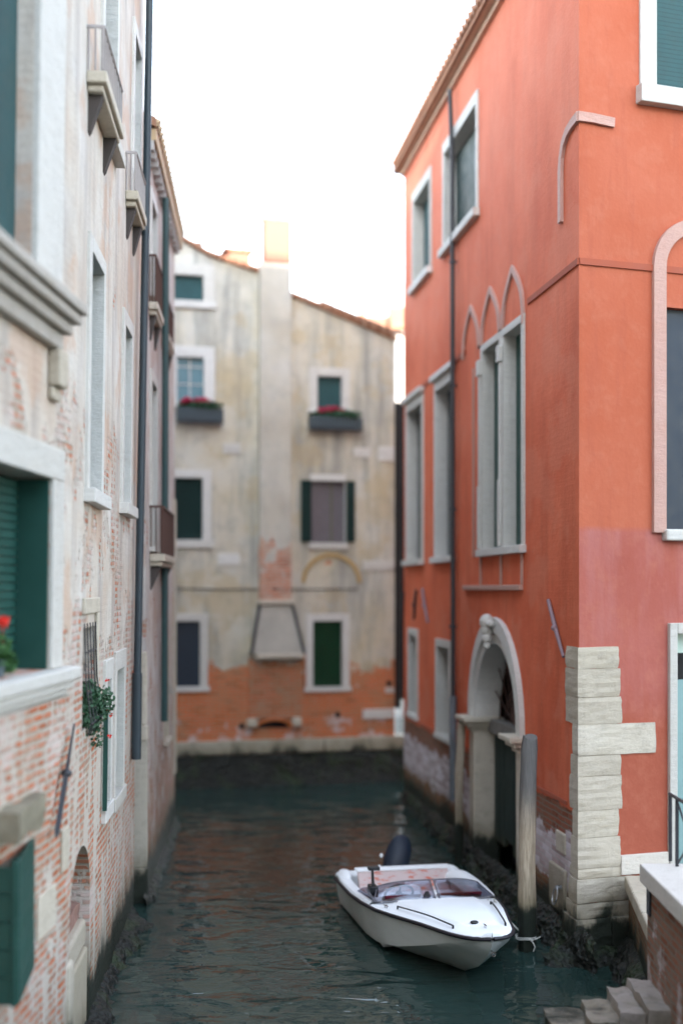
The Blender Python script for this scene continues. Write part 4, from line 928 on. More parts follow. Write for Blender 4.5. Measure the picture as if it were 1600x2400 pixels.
# --- second facet
def f2win(pa, pb, z0, z1, fw, depth, pane_m, lw=True, **k):
    s0, s1 = sF(pa), sF(pb); h2.append(window(left, F2, s0, s1, z0, z1, fw, depth, M['stone_clean'], pane_m, pane=k.pop('pane', 'shutter'), **k)); return s0, s1
f2win(180, 220, 4.86, 7.05, 0.14, 0.16, M['shutter_teal'], sill=0.12, sill_out=0.10)
f2win(266, 290, 4.92, 7.00, 0.16, 0.16, M['shutter_teal'], sill=0.12, sill_out=0.10)
f2win(205, 245, 8.35, 10.4, 0.14, 0.18, M['shutter_teal'], sill=0.12, sill_out=0.10)
f2win(282, 303, 8.35, 10.4, 0.14, 0.18, M['shutter_teal'], sill=0.12, sill_out=0.10)
# grilled window with plant
g0, g1 = sF(182), sF(209); h2.append((g0, g1, 2.78, 3.66))
mb = MB(); F2.box(mb, g0, g1, 2.78, 3.66, -0.28, -0.22); gw = obj('grilled_window', mb, M['dark'], left)
mb = MB(); F2.box(mb, g1 + .002, g1 + 0.16, 2.70, 3.78, 0, 0.03); F2.box(mb, g0 - .1, g1 + .16, 3.782, 3.92, 0, 0.032); obj('surround', mb, M['stone'], gw, bevel=.01)
mb = MB()
for i in range(5):
    s_ = g0 + (g1 - g0) * i / 4; mb.tube([F2.p(s_, 3.70, 0.01), F2.p(s_, 3.2, 0.03), F2.p(s_, 2.85, 0.08), F2.p(s_, 2.74, 0.05)], 0.006, 5)
for z_, o_ in ((3.45, .02), (3.1, .04), (2.84, .08)): mb.tube([F2.p(g0, z_, o_), F2.p(g1, z_, o_)], 0.007, 5)
obj('grille', mb, M['iron'], gw)
# two tall narrow doors-windows
def lw2(pa, pb, z0, z1, fw, pm):
    s0, s1 = sF(pa), sF(pb); h2.append(window(left, F2, s0, s1, z0, z1, fw, 0.13, M['stone_clean'], pm, sill=0.14, sill_out=0.05, lintel=0.20, pane='shutter'))
lw2(232, 250, 1.86, 3.30, 0.13, M['shutter']); lw2(256, 281, 1.82, 3.34, 0.15, M['shutter'])
mb = MB(); F2.box(mb, sF(229), sF(229) + .04, 1.86, 2.86, 0.02, 0.06); obj('shutter', mb, M['shutter'], left)
# arched niche by the water
n0, n1 = sF(158), sF(206); h2.append((n0, n1, -0.8, 1.78, 1.30))
mb = MB(); F2.box(mb, n0, n1, 1.02, 1.76, -0.29, -0.23); ni = obj('blocked_arch', mb, M['infill'], left)
mb = MB(); F2.box(mb, n0, n1 - .002, 0.78, 1.018, -0.28, -0.03); obj('rough_lintel', mb, M['stone_rough'], ni, bevel=.03)
mb = MB(); F2.box(mb, n0 + .1, n1 - .001, -0.8, 0.765, -0.28, -0.012); obj('pier', mb, stone_mat('smooth_pier', ((0.42, 0.37, 0.28), (0.50, 0.45, 0.36)), layers=.1, alg=0.02), ni, bevel=.02)
mb = MB(); F2.box(mb, n0 - 0.12, n0 + .098, -0.8, 0.98, -0.2, 0.03); obj('pier', mb, M['stone'], ni, bevel=.03)
obj('old_brick', rough_box(F2.p(n0 + .35, 1.02, -.25), Vector(F2.p(n1 - .02, 1.16, -.08)), 6, .03, 3), simple('pinkish_rubble', (0.26, 0.15, 0.12), .9, var=.5, bump=.8), ni, merge=True)
# facade mesh
mb = MB(); F1.rows(mb, F1.at(-2000)[0], 0.0, -0.8, 13.4, h1, depth=0.3) if False else F1.rows(mb, -15.5, 0.0, -0.8, 13.4, h1, depth=0.3)
obj('wall', mb, M['left_old'], left)
mb = MB(); L1E = sF(312); F2.rows(mb, 0.0, L1E, -0.8, 13.4, h2, depth=0.3); obj('wall', mb, M['left_side'], left)
mb = MB(); a = Vector(F1.p(-15.5, 0)); c = Vector(F2.p(L1E, 0))
for (x0, y0), (x1, y1) in (((a.x, a.y), (-10, a.y)), ((c.x, c.y), (-10, c.y)), ((-10, a.y), (-10, c.y))):
    mb.face([(x0, y0, -.8), (x1, y1, -.8), (x1, y1, 13.4), (x0, y0, 13.4)], [(0, -.8), (7, -.8), (7, 13.4), (0, 13.4)])
obj('side_wall', mb, M['left_old'], left)
mb = MB(); roof(mb, (a.x + .35, a.y - .3, 13.4), (c.x + .35, c.y + .2, 13.4), (-6.2, c.y + .2, 15.6), (-6.2, a.y - .3, 15.6)); roof(mb, (-10.3, a.y - .3, 13.4), (-10.3, c.y + .2, 13.4), (-6.2, c.y + .2, 15.6), (-6.2, a.y - .3, 15.6))
mb.face([(c.x, c.y, 13.4), (-10, c.y, 13.4), (-6.2, c.y, 15.5)]); obj('roof', mb, M['tiles'], left)
# corbelled balconies high up
def balcony(root, W, sa, sb, z, out, mat_s, mat_r, h=0.85, corb=True, name='balcony', ch_=.32):
    mb = MB(); W.box(mb, sa, sb, z - 0.10, z, 0, out); W.box(mb, sa + .05, sb - .05, z - .16, z - .102, 0, out * .8); b = obj(name, mb, mat_s, root, bevel=.015)
    if corb:
        for s_ in (sa + .12, sb - .22):
            mb = MB(); c = [W.p(s_, z - .162, 0), W.p(s_ + .12, z - .162, 0), W.p(s_ + .12, z - .162, out * .7), W.p(s_, z - .162, out * .7), W.p(s_, z - .16 - ch_, 0), W.p(s_ + .12, z - .16 - ch_, 0), W.p(s_ + .12, z - .13 - ch_, .02), W.p(s_, z - .13 - ch_, .02)]
            mb.hexa(c); obj('corbel', mb, simple('dark_corbel_stone', (0.06, 0.05, 0.045), .9) if 'darkc' not in M else M['darkc'], b)
    mb = MB(); n = max(4, int((sb - sa) / 0.13))
    for i in range(n + 1): mb.tube([W.p(sa + (sb - sa) * i / n, z, out - .03), W.p(sa + (sb - sa) * i / n, z + h, out - .03)], 0.010, 5)
    for i in range(3):
        for s_ in (sa, sb): mb.tube([W.p(s_, z, out * (i + .3) / 3), W.p(s_, z + h, out * (i + .3) / 3)], 0.010, 5)
    mb.tube([W.p(sa, z + h, 0), W.p(sa, z + h, out - .03), W.p(sb, z + h, out - .03), W.p(sb, z + h, 0)], 0.018, 6)
    obj('railing', mb, mat_r, b); return b
M['darkc'] = simple('dark_corbel_stone', (0.06, 0.05, 0.045), .9)
balcony(left, F2, sF(172), sF(222), 8.34, 0.17, M['stone'], M['rail_pale'], h=0.36)
balcony(left, F2, sF(270), sF(294), 8.30, 0.14, M['stone'], M['rail_pale'], h=0.4)
# drainpipe
mb = MB(); sp_ = sF(300); mb.tube([F2.p(sp_, 13.2, 0.12), F2.p(sp_, 8.2, 0.10), F2.p(sp_, 2.9, 0.07)], 0.046, 10); dp = obj('drainpipe', mb, M['pipe'], left, smooth=True)
mb = MB(); mb.tube([F2.p(sp_, 3.0, 0.07), F2.p(sp_, 1.98, 0.07)], 0.058, 10); obj('pipe_shoe', mb, M['pipe'], dp, smooth=True)
# wet lumpy foot of the old house and ledges
def foot_mesh(W, s0, s1, ztop, zbot, spread, amp, nu, nv, seed=0, gradient=None):
    m_ = MB()
    def fn(u, v):
        s_ = s0 + (s1 - s0) * u; k = (1.0 if gradient is None else gradient(u)) * min(1, min(u, 1 - u) * 14 + .15)
        z_ = ztop(u) * (1 - v) + zbot * v if callable(ztop) else ztop + (zbot - ztop) * v
        o_ = 0.015 + spread * k * (v ** 0.75); p = Vector(W.p(s_, z_, o_)); q = p + Vector((seed, 0, 0))
        n = mnoise.noise(q * 2.2) * amp * 1.1 + mnoise.noise(q * 6) * amp * .8 + mnoise.noise(q * 14) * amp * .6 + abs(mnoise.noise(q * 26)) * amp * .5
        if v < 0.001: return Vector(W.p(s_, z_ + n * .8, -0.01))
        return p + W.n * n * min(1, v * 5) + Vector((0, 0, n * .6))
    m_.grid(fn, nu, nv); return m_
mbk = tag(obj('mud_bank', foot_mesh(F2, 0.3, 5.4, 0.12, -0.5, 0.62, 0.07, 120, 22, 3, lambda u: 0.75 + .25 * math.sin(u * 9)), M['mud'], smooth=True), None, None, kind='structure')

# ---- second left house
LL = Wall(-2.49, 16.3, -0.0615, 1, 1, 0); LE = Wall(-2.49, 16.3, -1, 0, 0, -1)
l2 = thing('narrow_house', 'narrow worn pinkish house beyond the old left house with rusty balcony', 'house', (-2.49, 16.3, 0))
def sL(px): return LL.at(px)[0]
L2E = sL(409); hl = []
hl.append(window(l2, LL, sL(350), sL(366), 4.55, 6.9, 0.14, 0.15, M['stone_clean'], M['shutter_teal'], pane='shutter'))
hl.append(window(l2, LL, sL(382), sL(392), 4.55, 6.9, 0.14, 0.15, M['stone_clean'], M['shutter_teal'], pane='shutter'))
hl.append(window(l2, LL, sL(350), sL(366), 7.9, 9.3, 0.14, 0.15, M['stone_clean'], M['shutter_dark'], pane='shutter'))
hl.append(window(l2, LL, sL(380), sL(392), 7.9, 9.3, 0.14, 0.15, M['stone_clean'], M['shutter_dark'], pane='shutter'))
hl.append(window(l2, LL, sL(383), sL(392), 1.7, 3.2, 0.12, 0.12, M['stone'], M['dark'], pane='pane'))
mb = MB(); LL.rows(mb, 0, L2E, -0.8, 10.0, hl, depth=.2); LE.rows(mb, 0, 6, -0.8, 10.0)
e = Vector(LL.p(L2E, 0)); mb.face([(e.x, e.y, -.8), (-9, e.y + .5, -.8), (-9, e.y + .5, 10), (e.x, e.y, 10)], [(0, -.8), (6.5, -.8), (6.5, 10), (0, 10)])
obj('wall', mb, M['left_far'], l2)
mb = MB(); e0 = Vector(LL.p(-.05, 10.0, .13)); e1 = Vector(LL.p(L2E + .1, 10.0, .13)); roof(mb, e0, e1, (-6.5, e1.y, 11.9), (-6.5, e0.y, 11.9)); roof(mb, (-10, e0.y, 10), (-10, e1.y, 10), (-6.5, e1.y, 11.9), (-6.5, e0.y, 11.9))
mb.face([(-2.49, 16.3, 10), (-9, 16.3, 10), (-6.5, 16.3, 11.8)])
r2 = obj('roof', mb, M['tiles'], l2)
mb = MB()
for i in range(24):
    s_ = L2E * (i + .5) / 24; mb.tube([LL.p(s_, 9.96, .17), LL.p(s_, 10.08, -0.1)], 0.06, 7)
obj('eave_tiles', mb, simple('sun_tinted_eave_tiles', (0.52, 0.40, 0.26), .85, var=.3), r2, smooth=True)  # pale ochre puts warm sunlight on this eave into the tile colour
mb = MB(); LL.box(mb, 0.0, L2E, 9.72, 9.87, 0.002, 0.13); obj('cornice', mb, simple('ochre_cornice', (0.50, 0.36, 0.22), .85, var=.3), r2)
for i in range(16):
    mb = MB(); LL.box(mb, i * L2E / 16, i * L2E / 16 + .12, 9.60, 9.718, 0.002, 0.10); obj('dentil', mb, M['white_wall'], r2)
# corner pilaster facing the bridge
mb = MB(); LE.box(mb, -0.02, 0.24, 0.45, 2.06, -0.05, 0.03); pl = obj('corner_pilaster', mb, stone_mat('pilaster_stone', ((0.50, 0.47, 0.40), (0.58, 0.55, 0.48)), layers=.1, alg=.42), l2, bevel=.012)
mb = MB(); LE.box(mb, -0.03, 0.25, -0.6, 0.448, -0.05, 0.04); obj('pilaster_block', mb, M['stone'], pl, bevel=.02); mb = MB(); LE.box(mb, -.03, .24, 2.062, 2.26, -.05, .045); LE.box(mb, -.015, .24, 2.262, 3.2, -.05, .02); obj('pilaster_block', mb, M['stone'], pl, bevel=.02)
balcony(l2, LL, sL(350), sL(380), 4.46, 0.20, M['stone'], M['iron_rust'], h=0.62)
balcony(l2, LL, sL(348), sL(364), 7.75, 0.12, M['stone'], M['iron_rust'], h=0.6)
balcony(l2, LL, sL(378), sL(392), 7.75, 0.12, M['stone'], M['iron_rust'], h=0.5)
mb = MB(); q = sL(372); mb.tube([LL.p(q, 9.6, 0.10), LL.p(q, 2.1, 0.08)], 0.05, 8); obj('drainpipe', mb, M['pipe_teal'], l2, smooth=True)
mb = MB(); LL.box(mb, sL(405), L2E + .03, 0.9, 5.5, -.05, .03); obj('corner_stones', mb, M['stone'], l2, bevel=.01)
mb = MB(); mb.tube([LL.p(sL(392), 2.6, 0.02), LL.p(sL(393), 2.35, 0.06)], .03, 6); obj('lamp_bracket', mb, M['stone_clean'], l2)
mbk2 = tag(obj('mud_bank', foot_mesh(LL, -0.25, L2E + .2, 0.12, -0.5, 0.24, 0.045, 110, 18, 8), M['mud'], smooth=True), None, None, kind='structure')
# mud at the foot of the red house
tag(obj('mud_bank', foot_mesh(WR, -0.55, END, lambda u: 0.34 - .1 * u, -0.5, 0.40, 0.07, 240, 26, 15, lambda u: 1.0 - .5 * u), M['mud'], smooth=True), None, None, kind='structure')
tag(obj('mud_bank', foot_mesh(W2, -0.45, 1.1, 0.10, -0.5, 1.05, 0.10, 60, 34, 21), M['mud'], smooth=True), None, None, kind='structure')
tag(obj('mud_bank', foot_mesh(QW, -0.2, 2.5, 0.25, -0.5, 0.4, 0.08, 60, 20, 27), M['mud'], smooth=True), None, None, kind='structure')

# ------------------------------------------------------------------ mooring poles
def pole(px, ytop, ybase, ztop, zb, d, r, mat, label, lean):
    X0 = (px - 800) * d / FP; t = thing('mooring_pole', label, 'post', (X0, d, 0), group='mooring poles at the water door')
    m_ = MB(); pts = []; rs = []
    for i in range(26):
        f = i / 25; z = zb + (ztop - zb) * f; pts.append((X0 + lean * f + .012 * math.sin(f * 7), d + .01 * math.cos(f * 5), z)); rs.append(r * (1.0 - .10 * f + .04 * math.sin(f * 19)) * (0.86 if f > .985 else 1))
    m_.tube(pts, rs, 22)
    for i, v in enumerate(m_.v):
        c = Vector((X0, d, v[2])); q = Vector(v); a = math.atan2(q.y - d, q.x - X0); k = 0.010 * math.sin(a * 3 + 1) + 0.007 * mnoise.noise(Vector((a * 4, v[2] * .8, px)))
        m_.v[i] = (v[0] + math.cos(a) * k, v[1] + math.sin(a) * k, v[2] + (.03 * math.sin(a * 2) if v[2] > ztop - .02 else 0))
    obj('pole_shaft', m_, mat, t, smooth=True); return t
pole(1229, 0, 0, 2.36, -0.9, 14.15, 0.098, M['pole'], 'thick grey-topped wooden mooring post beside the boat bow', 0.05)
pole(1070, 0, 0, 2.05, -0.9, 18.6, 0.062, M['pole_far'], 'slim pale wooden mooring post left of the arched water door', 0.06)

# ------------------------------------------------------------------ boat
BYAW = math.atan2(-0.981, 0.195)
boat = thing('motorboat', 'small white open motorboat with smoked windscreen and black rub rail moored by the post', 'boat', (0.70, 16.36, 0), (0, 0, BYAW))
ST = [0, .5, 1.0, 1.5, 2.0, 2.4, 2.8, 3.1, 3.35, 3.6, 3.78, 3.90, 3.95]
def itp(tab, s):
    for (a, x), (b, y) in zip(tab, tab[1:]):
        if s <= b: t = (s - a) / (b - a); return x + (y - x) * t
    return tab[-1][1]
HWt = [(0, .79), (1, .80), (1.5, .78), (2, .72), (2.4, .635), (2.8, .53), (3.1, .45), (3.35, .39), (3.6, .325), (3.78, .245), (3.88, .17), (3.93, .10), (3.95, .004)]
GZt = [(0, .35), (1, .38), (2, .44), (3, .53), (3.95, .60)]
KZt = [(0, -.16), (1.6, -.16), (2.4, -.12), (3.0, -.01), (3.5, .18), (3.8, .37), (3.95, .52)]
CZt = [(0, .02), (1.2, .03), (1.9, .04), (2.5, .14), (3.1, .31), (3.5, .43), (3.8, .50), (3.95, .56)]
CWt = [(0, .73), (1.5, .73), (2.2, .66), (2.8, .505), (3.3, .385), (3.7, .25), (3.9, .10), (3.95, .003)]
hw = lambda s: itp(HWt, s); gz = lambda s: itp(GZt, s)
m_ = MB(); NS = 60
def hullf(u, v):
    s = 3.95 * u; g = v * 2 - 1; sg = 1 if g >= 0 else -1; a = abs(g)
    h, z, kz, cz, cw = hw(s), gz(s), itp(KZt, s), itp(CZt, s), itp(CWt, s)
    if a <= .401: t = a / .40; y = cw * t; zz = kz + (cz - kz) * t ** 1.1
    else: t = (a - .40) / .60; y = cw + (h - cw) * (t ** .8); zz = cz + (z - .03 - cz) * t
    return (s, sg * y, zz)
m_.grid(hullf, NS, 40); m_.face([hullf(0, j / 40) for j in range(41)])
obj('hull', m_, M['hull'], boat, local=True, smooth=True, merge=True)
CK1 = 1.78       # cockpit forward end
m_ = MB()
def deckf(u, v):       # foredeck with a raised centre
    s = CK1 + (3.95 - CK1) * u; y = (v * 2 - 1) * hw(s) * 1.0; z = gz(s) + 0.045 * (1 - abs(v * 2 - 1) ** 2.2)
    inn = max(0, hw(s) * .72 - abs(y)); t_ = min(1, inn / .09) * (1 if s < 3.4 else max(0, (3.62 - s) / .22)); z += 0.022 * t_ * t_ * (3 - 2 * t_)
    if abs(v * 2 - 1) > .97: z -= 0.012
    return (s, y, z)
m_.grid(deckf, 90, 60)
m_.grid(lambda u, v: (CK1, (u * 2 - 1) * (hw(CK1) - .14), gz(CK1) + 0.0 + (0.045 * (1 - abs(u * 2 - 1) ** 2.2)) + (.02 if abs(u * 2 - 1) < .8 else 0) if v < .5 else .05), 30, 1)
obj('foredeck', m_, M['gel'], boat, local=True, smooth=True)
m_ = MB()
for sg in (-1, 1):     # side decks with rolled inner coaming
    prof = [(0, -.03), (0, 0.0), (.02, .022), (.09, .03), (.13, .02), (.145, -.02), (.15, -.33)]
    def sd(u, v):
        s = CK1 * u + .0; i = v * (len(prof) - 1); k = int(min(i, len(prof) - 2)); t = i - k
        a = prof[k][0] * (1 - t) + prof[k + 1][0] * t; b = prof[k][1] * (1 - t) + prof[k + 1][1] * t
        return (s, sg * (hw(s) - a), gz(s) + b + (0.05 * math.exp(-((s - 0.12) / .2) ** 2) if b > -.3 else 0))
    m_.grid(sd, 24, 18)
def tr(u, v):          # stern deck
    y = (u * 2 - 1) * .66; prof = [(0.0, -.03), (0.0, .03), (.03, .055), (.13, .055), (.16, .02), (.17, -.31)]; i = v * 5; k = int(min(i, 4)); t = i - k
    return (prof[k][0] * (1 - t) + prof[k + 1][0] * t, y, .37 + prof[k][1] * (1 - t) + prof[k + 1][1] * t - (0.05 * max(0, 1 - abs(y) / .25) if k in (1, 2, 3) else 0))
m_.grid(tr, 24, 15); m_.box((0, -.66, -.05), (.02, .66, .34))
obj('side_deck', m_, M['gel'], boat, local=True, smooth=True)
m_ = MB(); m_.box((.1, -.66, .03), (2.1, .66, .055)); obj('cockpit_floor', m_, simple('grey_cockpit_floor', (.42, .43, .43), .7), boat, local=True)
for sg in (-1, 1):
    m_ = MB(); m_.ell((.14, sg * .69, .40), (.22, .085, .06), 14, 9); obj('stern_hump', m_, M['gel'], boat, local=True, smooth=True)
# raised moulding on the port side by the screen
m_ = MB()
def hump(u, v):
    s = .35 + 1.35 * u; h = .17 * max(0, math.sin(math.pi * min(1, u * 1.0))) ** .45 * (1 - .35 * u); a = math.pi * v
    return (s, .63 - .13 * math.cos(a), gz(s) + .02 + h * math.sin(a) ** .7)
m_.grid(hump, 26, 12); obj('coaming', m_, M['gel'], boat, local=True, smooth=True)
# bench, its worn plank back and seats
m_ = MB(); m_.box((.62, -.62, .055), (1.02, .60, .28)); bb = obj('bench', m_, M['gel'], boat, local=True, bevel=.03)
m_ = MB(); m_.hexa([(.50, -.60, .30), (.62, -.60, .26), (.62, .55, .26), (.50, .55, .30), (.42, -.60, .50), (.45, -.60, .505), (.45, .55, .505), (.42, .55, .50)])
obj('bench_back', m_, M['bench'], bb, local=True, bevel=.01)
m_ = MB(); m_.box((.34, -.62, .50), (.47, .58, .535)); obj('bench_rail', m_, M['gel'], bb, local=True, bevel=.012)
m_ = MB(); m_.box((1.15, -.50, .055), (1.5, -.08, .26)); m_.box((1.15, .10, .055), (1.5, .50, .26)); obj('seat', m_, M['gel'], boat, local=True, bevel=.03)
m_ = MB()
for y0, y1 in ((-.58, -.16), (.06, .56)): m_.hexa([(1.66, y0, .44), (1.80, y0, .44), (1.80, y1, .44), (1.66, y1, .44), (1.70, y0, .50), (1.86, y0, .535), (1.86, y1, .535), (1.70, y1, .50)])
obj('dashboard', m_, M['maroon'], boat, local=True, bevel=.012)
# steering wheel
m_ = MB(); cw_ = Vector((1.52, -.34, .47)); ax = Vector((-.75, 0, .66)).normalized(); b1 = Vector((0, 1, 0)); b2 = ax.cross(b1)
rg_ = [cw_ + (b1 * math.cos(t) + b2 * math.sin(t)) * .165 for t in [2 * math.pi * i / 28 for i in range(29)]]; m_.tube(rg_, .015, 8, cap=False)
for t in (.4, 2.75, 4.7): m_.tube([cw_, cw_ + (b1 * math.cos(t) + b2 * math.sin(t)) * .16], .012, 6)
m_.tube([cw_ + ax * .02, cw_ - ax * .22], [.035, .02], 8); obj('steering_wheel', m_, M['plastic'], boat, local=True, smooth=True)
# throttle at starboard
m_ = MB(); m_.box((1.42, -.69, .46), (1.60, -.60, .58)); m_.tube([(1.5, -.64, .56), (1.46, -.64, .76)], [.02, .016], 8); m_.box((1.41, -.69, .745), (1.51, -.56, .785)); obj('throttle_lever', m_, M['plastic'], boat, local=True, bevel=.012)
# windscreen
def wsb(t):    # base line across the deck, t -1..1
    return Vector((1.98 - .16 * abs(t) ** 2.2, t * .70, gz(1.9) + .035 + .02 * (1 - abs(t))))
def wst(t): return Vector((1.70 - .17 * abs(t) ** 2.0, t * .60, .66 - .09 * abs(t) ** 3))
for nm, ta, tb in (('windscreen_pane', -1, -.03), ('windscreen_pane', .03, 1)):
    m_ = MB(); m_.grid(lambda u, v: wsb(ta + (tb - ta) * u).lerp(wst(ta + (tb - ta) * u), v), 16, 3); obj(nm, m_, M['smoke'], boat, local=True, smooth=True, solid=.004)
for sg in (-1, 1):
    m_ = MB(); A, B = wsb(sg), wst(sg); m_.face([A, Vector((1.05, sg * .735, gz(1.05) + .03)), Vector((1.20, sg * .70, gz(1.1) + .10)), B]); obj('windscreen_wing', m_, M['smoke'], boat, local=True, solid=.004)
m_ = MB(); m_.tube([wst(-1 + 2 * i / 20) for i in range(21)], .006, 6); m_.tube([wsb(-1 + 2 * i / 20) for i in range(21)], .010, 6)
for t in (-1, -.03, .03, 1): m_.tube([wsb(t), wst(t)], .007, 6)
m_.tube([wsb(-1), (1.50, -.71, .53)], .012, 6)
obj('windscreen_frame', m_, simple('grey_screen_trim', (.14, .14, .16), .4), boat, local=True)
m_ = MB()
for i in range(9):
    t = -.9 + i * .225; p = wsb(t) + Vector((.035, 0, .004)); m_.ell(p, (.012, .012, .008), 8, 5)
for i in range(7):
    t = -.85 + i * .28; p = wsb(t) + Vector((.12, 0, -.005)); m_.ell(p, (.007, .007, .005), 6, 4)
obj('snap_fastener', m_, M['steel'], boat, local=True)
m_ = MB(); m_.ell((1.95, -.12, .56), (.03, .03, .03), 8, 6); m_.box((1.93, -.16, .53), (1.97, -.08, .55)); obj('compass', m_, M['plastic'], boat, local=True)
# rub rail
for sg in (-1, 1):
    m_ = MB(); m_.tube([(3.955 * i / 60, sg * (hw(3.95 * i / 60) + .008), gz(3.95 * i / 60) - .022) for i in range(61)], .021, 8); obj('rub_rail', m_, M['rubber'], boat, local=True, smooth=True)
# deck rails
def dz(s, y): return gz(s) + 0.045 * (1 - min(1, abs(y) / hw(s)) ** 2.2)
for sg in (-1, 1):
    m_ = MB(); pts = [(2.25 + 1.28 * i / 14, sg * (itp(HWt, 2.25 + 1.28 * i / 14) * .80), dz(2.25 + 1.28 * i / 14, .8 * hw(2.25 + 1.28 * i / 14)) + .03 + .012 * math.sin(math.pi * i / 14)) for i in range(15)]
    m_.tube(pts, .009, 6)
    for q in (pts[0], pts[-1]): m_.tube([q, (q[0], q[1], q[2] - .04)], .012, 6)
    obj('deck_rail', m_, M['plastic'], boat, local=True, smooth=True)
def cleat(s, y, rot):
    z = dz(s, y); m_ = MB(); a = Vector((math.cos(rot), math.sin(rot), 0)) * .05
    m_.tube([Vector((s, y, z + .028)) - a, Vector((s, y, z + .03)), Vector((s, y, z + .028)) + a], [.005, .009, .005], 6)
    for q in (-.4, .4): m_.tube([Vector((s, y, z)) + a * q, Vector((s, y, z + .028)) + a * q], .007, 6)
    obj('cleat', m_, M['steel'], boat, local=True)
cleat(2.10, -.63, .3); cleat(2.06, .63, -.3); cleat(3.72, .0, 0)
m_ = MB(); m_.ell((3.52, -.05, gz(3.5) + .07), (.03, .045, .018), 10, 6); obj('bow_light', m_, M['plastic'], boat, local=True, smooth=True)
m_ = MB(); m_.tube([(3.93, 0, .46), (3.99, 0, .44)], .012, 8); m_.tube([(3.985 + .0 , .022 * math.cos(t), .44 + .022 * math.sin(t)) for t in [2 * math.pi * i / 12 for i in range(13)]], .005, 6); obj('bow_eye', m_, M['steel'], boat, local=True)
# outboard engine tilted up, under its cover
m_ = MB(); Rm = Matrix.Rotation(R(-28), 3, 'Y') @ Matrix.Rotation(R(-20), 3, 'X')
def eng(u, v):
    th = 2 * math.pi * u; ph = math.pi * v; sp = abs(math.sin(ph)) ** .75
    p = Vector((.17 * sp * math.copysign(abs(math.cos(th)) ** .8, math.cos(th)), .165 * sp * math.copysign(abs(math.sin(th)) ** .8, math.sin(th)), .31 * math.cos(ph)))
    p.x += .03 * math.cos(ph); return Rm @ p + Vector((-.05, .02, .53))
m_.grid(eng, 28, 18); en = obj('outboard_engine', m_, M['cover'], boat, local=True, smooth=True, merge=True)
m_ = MB(); m_.box((-.10, -.12, .12), (.02, .02, .50)); m_.tube([(-.06, -.05, .45), (-.20, -.05, -.05), (-.26, -.05, -.35)], [.06, .045, .04], 8); obj('engine_bracket', m_, M['plastic'], en, local=True, bevel=.01)
m_ = MB(); m_.ell((.02, -.20, .60), (.022, .022, .03), 8, 6); m_.ell((.05, -.235, .46), (.022, .022, .03), 8, 6); obj('cover_clip', m_, M['gel'], en, local=True)
# mooring line
mw = Matrix.Translation(boat.location) @ Matrix.Rotation(BYAW, 4, 'Z')
a = mw @ Vector((2.06, .62, .50)); b = Vector(((1238 - 800) * 14.05 / FP, 14.08, 0.10)); b = Vector((2.085, 14.03, 0.14))
m_ = MB(); pts = []
for i in range(22):
    t = i / 21; p = a.lerp(b, t); p.z -= .05 * math.sin(math.pi * t); pts.append(p)
m_.tube(pts, .009, 6)
for rr, zz in ((.108, .14), (.109, .158)): m_.tube([(2.035 + rr * math.cos(t), 14.152 + rr * math.sin(t), zz + .004 * math.sin(3 * t)) for t in [2 * math.pi * i / 24 for i in range(25)]], .006, 6, cap=False)
m_.tube([b, b + Vector((.05, -.03, .03)), b + Vector((.09, -.03, .05))], .006, 6); m_.tube([b, b + Vector((.03, -.04, -.06)), b + Vector((.01, -.04, -.11))], .006, 6); m_.ell(b, (.016, .016, .016), 8, 6)
tag(obj('mooring_rope', m_, M['rope'], smooth=True), 'thin pale rope tying the white boat to the thick post', 'rope')

# ------------------------------------------------------------------ flowers
rnd = random.Random(5)
fp = thing('geranium_pot', 'green geranium with one red bloom on the stone sill at the left edge', 'plant', (F1.p(s1_(8), 3.42, -.05)))
c = Vector(F1.p(s1_(2), 3.58, -.08)) + Vector((.04, 0, 0))
mb = MB(); mb.tube([c + Vector((0, 0, -.20)), c + Vector((0, 0, -.06))], [.05, .07], 14); obj('pot', mb, M['planter'], fp)
mb = MB(); clump(mb, c + Vector((0, 0, .0)), (.11, .14, .12), 420, .017, rnd); clump(mb, c + Vector((.06, .08, -.08)), (.07, .09, .08), 180, .015, rnd); obj('foliage', mb, M['leaf'], fp)
mb = MB(); clump(mb, c + Vector((.05, .02, .20)), (.035, .05, .035), 90, .014, rnd); mb.tube([c + Vector((.04, .02, .05)), c + Vector((.05, .02, .19))], .004, 5); obj('bloom', mb, M['red_flower'], fp)
tp = thing('trailing_plant', 'dark trailing plant hanging out of the rusty grilled window', 'plant', F2.p((g0 + g1) / 2, 2.8, .05))
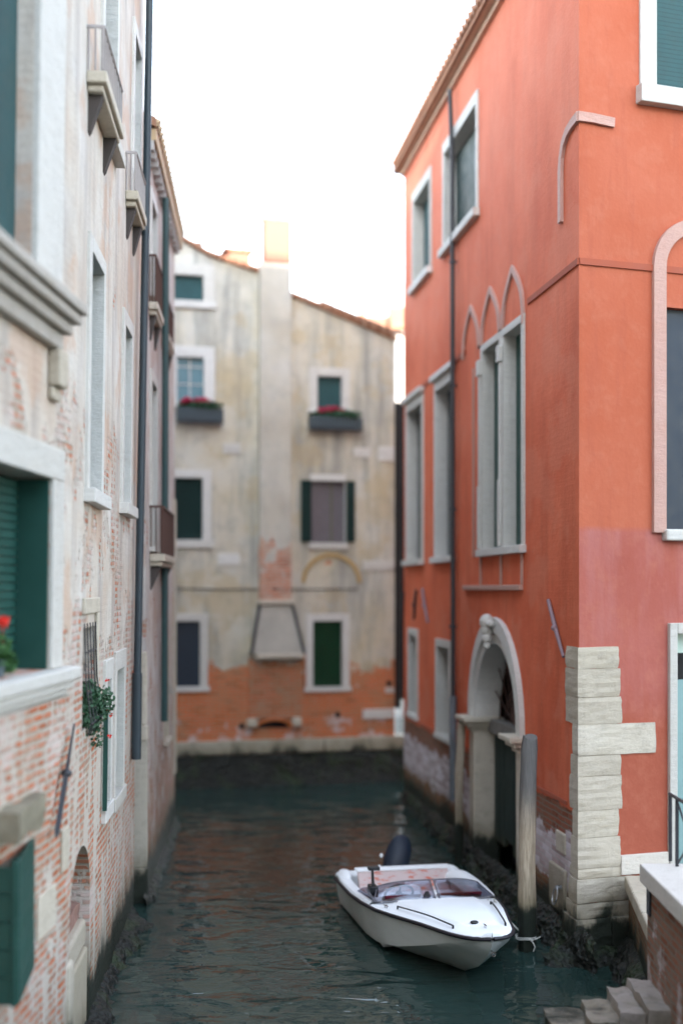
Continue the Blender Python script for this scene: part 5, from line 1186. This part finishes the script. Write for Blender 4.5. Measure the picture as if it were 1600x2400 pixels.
mb = MB(); cc_ = Vector(F2.p((g0 + g1) / 2, 2.95, .04)); clump(mb, cc_, (.12, .30, .26), 700, .020, rnd); clump(mb, Vector(F2.p(g1 + .05, 2.95, .12)), (.10, .25, .16), 300, .018, rnd); clump(mb, Vector(F2.p(g1 - .1, 2.68, .08)), (.06, .2, .14), 120, .015, rnd)
obj('foliage', mb, M['leaf_dark'], tp)
mb = MB()
for s_, z_ in ((g1 + .2, 3.15), (g1 + .45, 2.80), (g1 + .35, 2.86), (g1 + .4, 2.6)): clump(mb, F2.p(s_, z_, .14), (.02, .02, .02), 14, .011, rnd)
obj('bloom', mb, M['red_flower'], tp)
for a_x, b_x, yt, yb, lab in ((700, 828, 945, 985, 'long window box of crimson flowers under the small teal window right of the chimney'), (398, 512, 925, 968, 'long window box of crimson flowers under the blue window left of the chimney')):
    fb = thing('flower_box', lab, 'flower box', WB.p((sB(a_x) + sB(b_x)) / 2, bp(a_x, yb)[1], .2), group='flower boxes on the cream house')
    zt_b, zb_b = bp(a_x, yt + 14)[1], bp(a_x, yb)[1]
    mb = MB(); A_, B_ = sB(a_x) + .05, sB(b_x) - .05
    WB.box(mb, A_, B_, zb_b, zt_b, 0.07, 0.27); obj('planter', mb, M['planter'], fb, bevel=.02)
    mb = MB()
    for i in range(16): mb.tube([WB.p(A_ + (B_ - A_) * i / 15, zb_b - .04, .29), WB.p(A_ + (B_ - A_) * i / 15, zt_b, .29)], .012, 5)
    mb.tube([WB.p(A_, zb_b - .04, .05), WB.p(A_, zb_b - .04, .29), WB.p(B_, zb_b - .04, .29), WB.p(B_, zb_b - .04, .05)], .015, 5); obj('iron_holder', mb, M['iron'], fb)
    mb = MB(); cm = Vector(WB.p((A_ + B_) / 2, zt_b + .06, .17)); clump(mb, cm, ((B_ - A_) * .52, .15, .10), 700, .03, rnd); obj('foliage', mb, M['leaf_dark'], fb)
    mb = MB()
    for i in range(9): clump(mb, WB.p(A_ + (B_ - A_) * (.08 + .62 * rnd.random()), zt_b + .13 + .05 * rnd.random(), .2), (.09, .06, .05), 40, .026, rnd)
    obj('bloom', mb, M['pink_flower'], fb)
